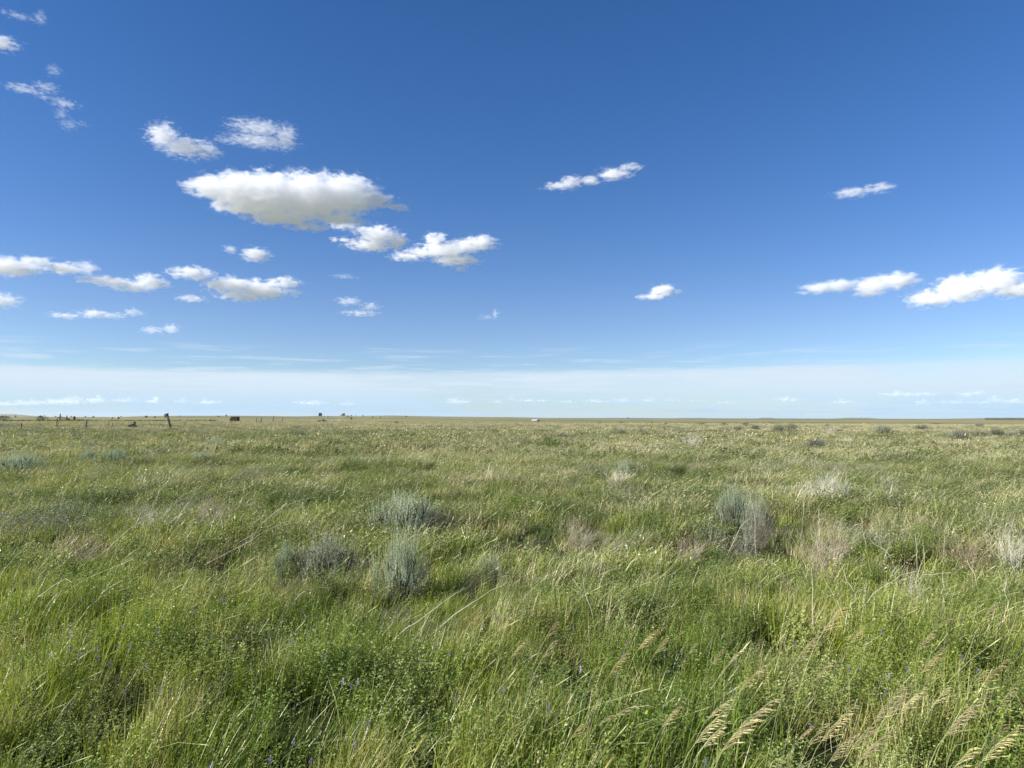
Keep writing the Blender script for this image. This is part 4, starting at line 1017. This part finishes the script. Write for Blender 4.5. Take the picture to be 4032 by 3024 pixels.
# plank shed: main body and lower lean-to
def f_shed(b, k, hy, pz):
    for i in range(8):
        z0 = i * 2.0 * k; b.box((2.0 * k, 0, z0 + k), (23.5 * k - (i % 3) * .06, 3.0, 2.0 * k * .9))
    b.box((2.0 * k, .1, 8 * k), (22.6 * k, 2.6, 15 * k)); b.box((6 * k, 0, 16.3 * k), (11 * k, 2.4, .9 * k)); b.box((-6 * k, 0, 16.2 * k), (2 * k, 2.4, .7 * k))
def f_leanto(b, k, hy, pz):
    for i in range(5): b.box((-12 * k, 0, (i * 2.1 + 1.2) * k), (3.6 * k, 2.6, 1.8 * k))
    b.box((-12 * k, .1, 5.6 * k), (3.2 * k, 2.3, 10.5 * k))
built('plank_shed', 924, 330, 'dark weathered plank shed with a low lean-to, standing in the field left of centre', 'shed', [('plank_wall', M_DARKT, f_shed), ('lean_to', M_DARKT, f_leanto)])
# tall dark tower
def f_tower(b, k, hy, pz):
    b.box((0, 0, 5 * k), (11 * k, 8 * k, 10 * k + 1)); 
    for x_ in (-3.4, 0, 3.4): b.box((x_ * k, -4.1 * k, 5 * k), (.5 * k, .3 * k, 9.6 * k))
def f_towert(b, k, hy, pz): b.box((0, 0, 10.9 * k), (8.5 * k, 6.5 * k, 1.5 * k)); b.box((0, 0, 10.1 * k + .3), (11.6 * k, 8.6 * k, .5 * k))
built('grain_elevator', 1261, 1500, 'tall narrow dark building alone on the skyline left of centre', 'building', [('wall', M_BIN, f_tower), ('roof', M_RUST, f_towert)])
def f_b1(b, k, hy, pz): b.box((0, 0, 3.6 * k), (7.6 * k, 6 * k, 7.6 * k))
def f_b1r(b, k, hy, pz): b.box((0, 0, 7.9 * k), (8.2 * k, 6.6 * k, .7 * k))
built('farm_shed', 1353.5, 1510, 'larger square dark shed on the small knoll left of centre', 'shed', [('wall', M_BIN, f_b1), ('roof', M_RUST, f_b1r)])
def f_b2(b, k, hy, pz): b.box((0, 0, 2.2 * k), (4.2 * k, 4 * k, 4.4 * k))
def f_b2r(b, k, hy, pz): b.box((0, 0, 4.6 * k), (4.8 * k, 4.6 * k, .5 * k))
built('farm_shed', 1345.5, 1508, 'smaller dark shed on the small knoll, left of the larger one', 'shed', [('wall', M_BIN, f_b2), ('roof', M_RUST, f_b2r)])
# collapsed shed
def f_cs(b, k, hy, pz):
    random.seed(8)
    for i in range(34):
        x0 = random.uniform(-19, 19) * k; t = 1 - abs(x0) / (21 * k); z0 = t * 9 * k * random.uniform(.5, 1)
        b.beam((x0, random.uniform(-1, 1), z0), (x0 + math.copysign(random.uniform(4, 8) * k, x0), random.uniform(-1, 1), 0), .35, .12)
def f_cp(b, k, hy, pz):
    b.beam((2 * k, 0, 1 * k), (3 * k, 0, 11 * k), .22); b.beam((9 * k, 0, 0), (2 * k, 0, 9 * k), .3)
def f_cw(b, k, hy, pz): b.box((-1 * k, -1.6, 1.6 * k), (5 * k, .12, 2.2 * k)); b.box((4 * k, -1.7, 3.5 * k), (2 * k, .12, 1.4 * k))
built('collapsed_shed', 1269, 300, 'collapsed grey shed, a low heap of boards in front of the tall dark building', 'collapsed shed', [('board_pile', M_TIMBER, f_cs), ('rafter', M_TIMBER, f_cp), ('white_panel', M_WHITE, f_cw)])
def white(px, y0, y1, w_, d, lb, nm='white_drum', cat='drum', gr='white debris in the field'):
    p = ground_at(px, d); k = d / F; hy = 1645 + (px - 2016) * .0023
    z0, z1 = max(0, zrow(y1, k, hy, p.z)), zrow(y0, k, hy, p.z)
    e = empty(nm, p, lb, cat, gr); b = MB()
    b.box((0, 0, z1 / 2), (w_ * k, w_ * k * .8, z1)); b.build('body', M_WHITE, e)
    c_ = MB(); c_.box((-.28 * w_ * k, -.42 * w_ * k, z1 * .86), (w_ * k * .22, .05, z1 * .2)); c_.box((0, 0, z1 + .04), (w_ * k * .8, w_ * k * .6, .08)); c_.build('lid', M_TIMBER, e)
    return e
white(1230.5, 1652, 1656, 6, 420, 'small white box alone left of the collapsed grey shed', 'white_box', 'box')
white(1307, 1652.5, 1656.5, 7, 400, 'white box with a dark side, first right of the collapsed grey shed', 'white_box', 'box')
white(1322, 1653.5, 1657, 8, 400, 'low white box between the other two right of the collapsed shed', 'white_box', 'box')
white(1335.5, 1650, 1657, 9, 400, 'tallest white box, rightmost of the three beside the collapsed shed', 'white_box', 'box')
# distant white roof and its dark wall
def f_wr(b, k, hy, pz): b.add([(-18*k,-6,2.5*k),(4*k,-6,2.5*k),(11*k,6,6.5*k),(-10*k,6,6.5*k),(-18*k,-6,2.1*k),(4*k,-6,2.1*k),(11*k,6,6.1*k),(-10*k,6,6.1*k)], [(0,1,2,3),(7,6,5,4),(0,4,5,1),(1,5,6,2),(2,6,7,3),(3,7,4,0)])
def f_ww(b, k, hy, pz): b.add([(4*k,-6,-.4),(17*k,-4,-.4),(17*k,-4,2.6*k),(11*k,5.8,6.0*k),(4.2*k,-5.8,2.0*k),(11*k,5.8,-.4)], [(0,1,2,4),(1,5,3,2),(2,3,4),(0,4,3,5),(0,5,1)])
built('low_barn', 2108, 520, 'low barn with a bright white roof in the field at the centre', 'barn', [('roof', M_METAL, f_wr), ('wall', M_DARKT, f_ww)])
def f_fb(b, k, hy, pz): b.box((0, 0, 1.2 * k), (8 * k, 5 * k, 2.6 * k)); b.box((-2 * k, 0, 2.7 * k), (3 * k, 4 * k, 1.0 * k))
built('far_farmhouse', 2472, 9000, 'tiny farm building on the far horizon right of centre', 'building', [('wall', M_BIN, f_fb)])

# ------------------------------------------------------------------ round bales
def bale_mesh():
    b = MB(); n = 22; r = .8; hw = .75; random.seed(2)
    rings = []
    for x_, rr in ((-hw, .93), (-hw + .07, 1.0), (0, 1.02), (hw - .07, 1.0), (hw, .93)):
        rings.append([(x_, r * rr * math.cos(2*math.pi*j/n) * (1 + random.uniform(-.02, .02)), r * rr * max(-.93, math.sin(2*math.pi*j/n)) + r * .93) for j in range(n)])
    v = [p for q in rings for p in q]; f = [(i*n+j, i*n+(j+1) % n, (i+1)*n+(j+1) % n, (i+1)*n+j) for i in range(4) for j in range(n)]
    f += [tuple(range(n-1, -1, -1)), tuple(4*n+j for j in range(n))]
    b.add(v, f); return b
BALES = [ # px, dist, scale, old, label
 (609,700,1.0,0,'pale round bale left of the big leaning timber'),
 (650.5,720,.95,1,'dark round bale under the top of the big leaning timber'),
 (648,1250,1.1,1,'distant bale on the skyline behind the top of the big leaning timber'),
 (464,600,1.15,0,'big pale bale on the rise right of the close pair of posts'),
 (440,640,.9,0,'flattened pale bale left of the big pale one'),
 (707,900,.9,0,'reddish faint bale right of the big leaning timber'),
 (855,900,.95,0,'left bale of the touching pair left of the plank shed'),
 (860.5,840,.9,1,'right bale of the touching pair left of the plank shed'),
 (889,1100,1.5,0,'long bale with a bright left side closest to the plank shed'),
 (158,1400,1.5,1,'dark bale on the skyline left of the loading chute'),
 (219,1450,1.4,1,'dark bale on the skyline touching the left of the loading chute'),
 (230,1000,1.1,1,'low dark bale just left of the loading chute'),
 (281,1450,1.4,0,'brownish bale on the skyline right of the loading chute'),
 (336,1450,1.3,1,'dark bale on the skyline above the close pair of posts'),
 (367,1200,1.4,1,'bale with a notch on top, right of the close pair of posts'),
 (476,1480,1.2,1,'flat dark bale on the skyline above the big pale bale'),
 (60,1200,1.5,0,'faint brown bale near the left edge'),
 (5,1300,1.6,1,'dark bale cut by the left edge of the photo'),
 (577,800,1.1,1,'dark slumped bale left of the pale round one'),
 (573,830,1.0,0,'thin brown bale hidden behind the slumped dark one'),
 (1289,820,1.05,0,'pale bale at the foot of the tall dark building'),
 (1366,800,1.1,0,'pale round bale below the small knoll'),
 (1428,1050,1.3,0,'slanted pale bale right of the small knoll'),
 (1466,720,1.1,0,'brightest bale, first of the pair right of the knoll'),
 (1496,740,1.1,0,'second bale of the pair right of the knoll'),
 (1462,760,.7,1,'dark half of a bale stuck to the brightest one'),
 (1599,900,1.1,1,'dark bale right of the pair, on the green rise'),
 (1384,1450,1.3,1,'dark low bale on the skyline right of the small knoll'),
]
bsrc = {}
for (px, d, s_, old, lb) in BALES:
    p = ground_at(px, d); rz = random.uniform(-.9, .9)
    if old in bsrc: copy_thing(bsrc[old], p, rz, s_, lb)
    else:
        o = bale_mesh().build('hay_bale', M_HAYD if old else M_HAY, smooth=False); o.location = p; o.scale = (s_,) * 3; o.rotation_euler = (0, 0, rz)
        tag(o, lb, 'hay bale', 'round bales lying in the far field'); bsrc[old] = o
# dark low heap of old hay, tepee of poles, far shrubs
def f_oh(b, k, hy, pz):
    random.seed(9)
    for i in range(12): b.box((random.uniform(-11, 11) * k, random.uniform(-1, 1), random.uniform(.6, 2.2) * k), (random.uniform(3, 6) * k, 1.5, random.uniform(1, 2) * k), np.array(Matrix.Rotation(random.uniform(-.3, .3), 3, 'Y')))
built('scrap_heap', 320, 420, 'long low rusty scrap heap between the loading chute and the close pair of posts', 'scrap heap', [('rusty_metal', M_RUST, f_oh)])
def f_tp(b, k, hy, pz):
    for a in range(7): b.beam((2.8 * k * math.cos(a * .9), 2 * k * math.sin(a * .9), -.1), (-.6 * k, 0, 7.5 * k), .35)
def f_tph(b, k, hy, pz): b.box((-.4 * k, 0, 7.4 * k), (5.5 * k, 1.5 * k, 1.6 * k))
built('pole_stack', 1384, 520, 'dark stack of poles shaped like a small tepee below the knoll', 'pole stack', [('pole', M_DARKT, f_tp), ('hay_top', M_HAY, f_tph)])
def tree_parts(loc, w_, h_, seed, label, name='shrub', cat='shrub', group=None):
    random.seed(seed); e = empty(name, loc, label, cat, group)
    tr = MB(); cr = MB(); tr.tube([(0, 0, -.2), (w_ * .02, 0, h_ * .35), (0, 0, h_ * .8)], [h_ * .035, h_ * .025, h_ * .01], 5)
    for i in range(5): a = random.random() * 6.28; tr.tube([(0, 0, h_ * .3), (math.cos(a) * w_ * .3, math.sin(a) * w_ * .3, h_ * .65)], [h_ * .02, h_ * .008], 4)
    for i in range(420):
        az = random.random() * 6.283; q = random.random() ** .5; zz = random.uniform(.12, 1)
        rr = w_ * .5 * math.sqrt(max(0, 1 - (zz * 1.25 - .45) ** 2)) * q * (1 + .25 * math.sin(az * 3 + seed))
        d = unit((random.gauss(0, 1), random.gauss(0, 1), random.gauss(0, 1)))
        cr.leaf((rr * math.cos(az), rr * math.sin(az), zz * h_ * .96), d, unit(np.cross(d, (.3, .2, 1))), h_ * .16, h_ * .10)
    tr.build('trunk', M_BARK, e); cr.build('crown', M_TREE, e)
SHR = [(1402,1450,1.9,2.2,'dark round shrub on the skyline, farthest right of the knoll'),(293,420,1.2,2.0,'short dark shrub standing between the loading chute and the scrap heap'),(165,300,4.0,2.0,'pale bush left of the loading chute, wide and low'),(15,300,4.5,2.0,'wide low bush at the very left edge')]
for i, (px, d, w_, h_, lb) in enumerate(SHR): tree_parts(ground_at(px, d), w_, h_, 30 + i, lb)
for i, (px, y0, w_) in enumerate(((3915,1651,30),(3935,1648,34),(3958,1648,34),(3980,1649,30),(4003,1647,36),(4026,1648,34),(4050,1648,34),(3890,1654,20),(4080,1647,36))):
    d = 800.; k = d / F; p = ground_at(px, d)
    hh = max(2.2, HC - p.z + ((1645 + (px - 2016) * .0023) - y0) * k)
    tree_parts(p, w_ * k, hh + (0), 60 + i, f'{ORD[i]} dark tree in the far row at the right edge' if i < 7 else ('small lone dark tree at the left end of the far row' if i == 7 else 'dark tree beyond the right end of the far row'), 'far_tree', 'tree', 'dark trees far away at the right')

# ------------------------------------------------------------------ the air
bpy.context.view_layer.update()
hz = bpy.data.materials.new('haze_air'); hz.use_nodes = True; t = hz.node_tree; t.nodes.clear()
o = N(t, 'ShaderNodeOutputMaterial'); pv = N(t, 'ShaderNodeVolumePrincipled')
pv.inputs['Color'].default_value = (.78, .87, 1.0, 1); pv.inputs['Density'].default_value = HAZE; pv.inputs['Anisotropy'].default_value = 0.1
pv.inputs['Density Attribute'].default_value = ''
t.links.new(pv.outputs[0], o.inputs['Volume']); hz.cycles.homogeneous_volume = True
x_, y0_, y1_, zb, zt = 15000., -15000., 15000., -6., 75.
hb = mesh_obj('haze', [(a, b, e) for a in (-x_, x_) for b in (y0_, y1_) for e in (zb, zt)], [(0,1,3,2),(4,6,7,5),(0,4,5,1),(2,3,7,6),(0,2,6,4),(1,5,7,3)], hz, smooth=False)
tag(hb, kind='stuff')
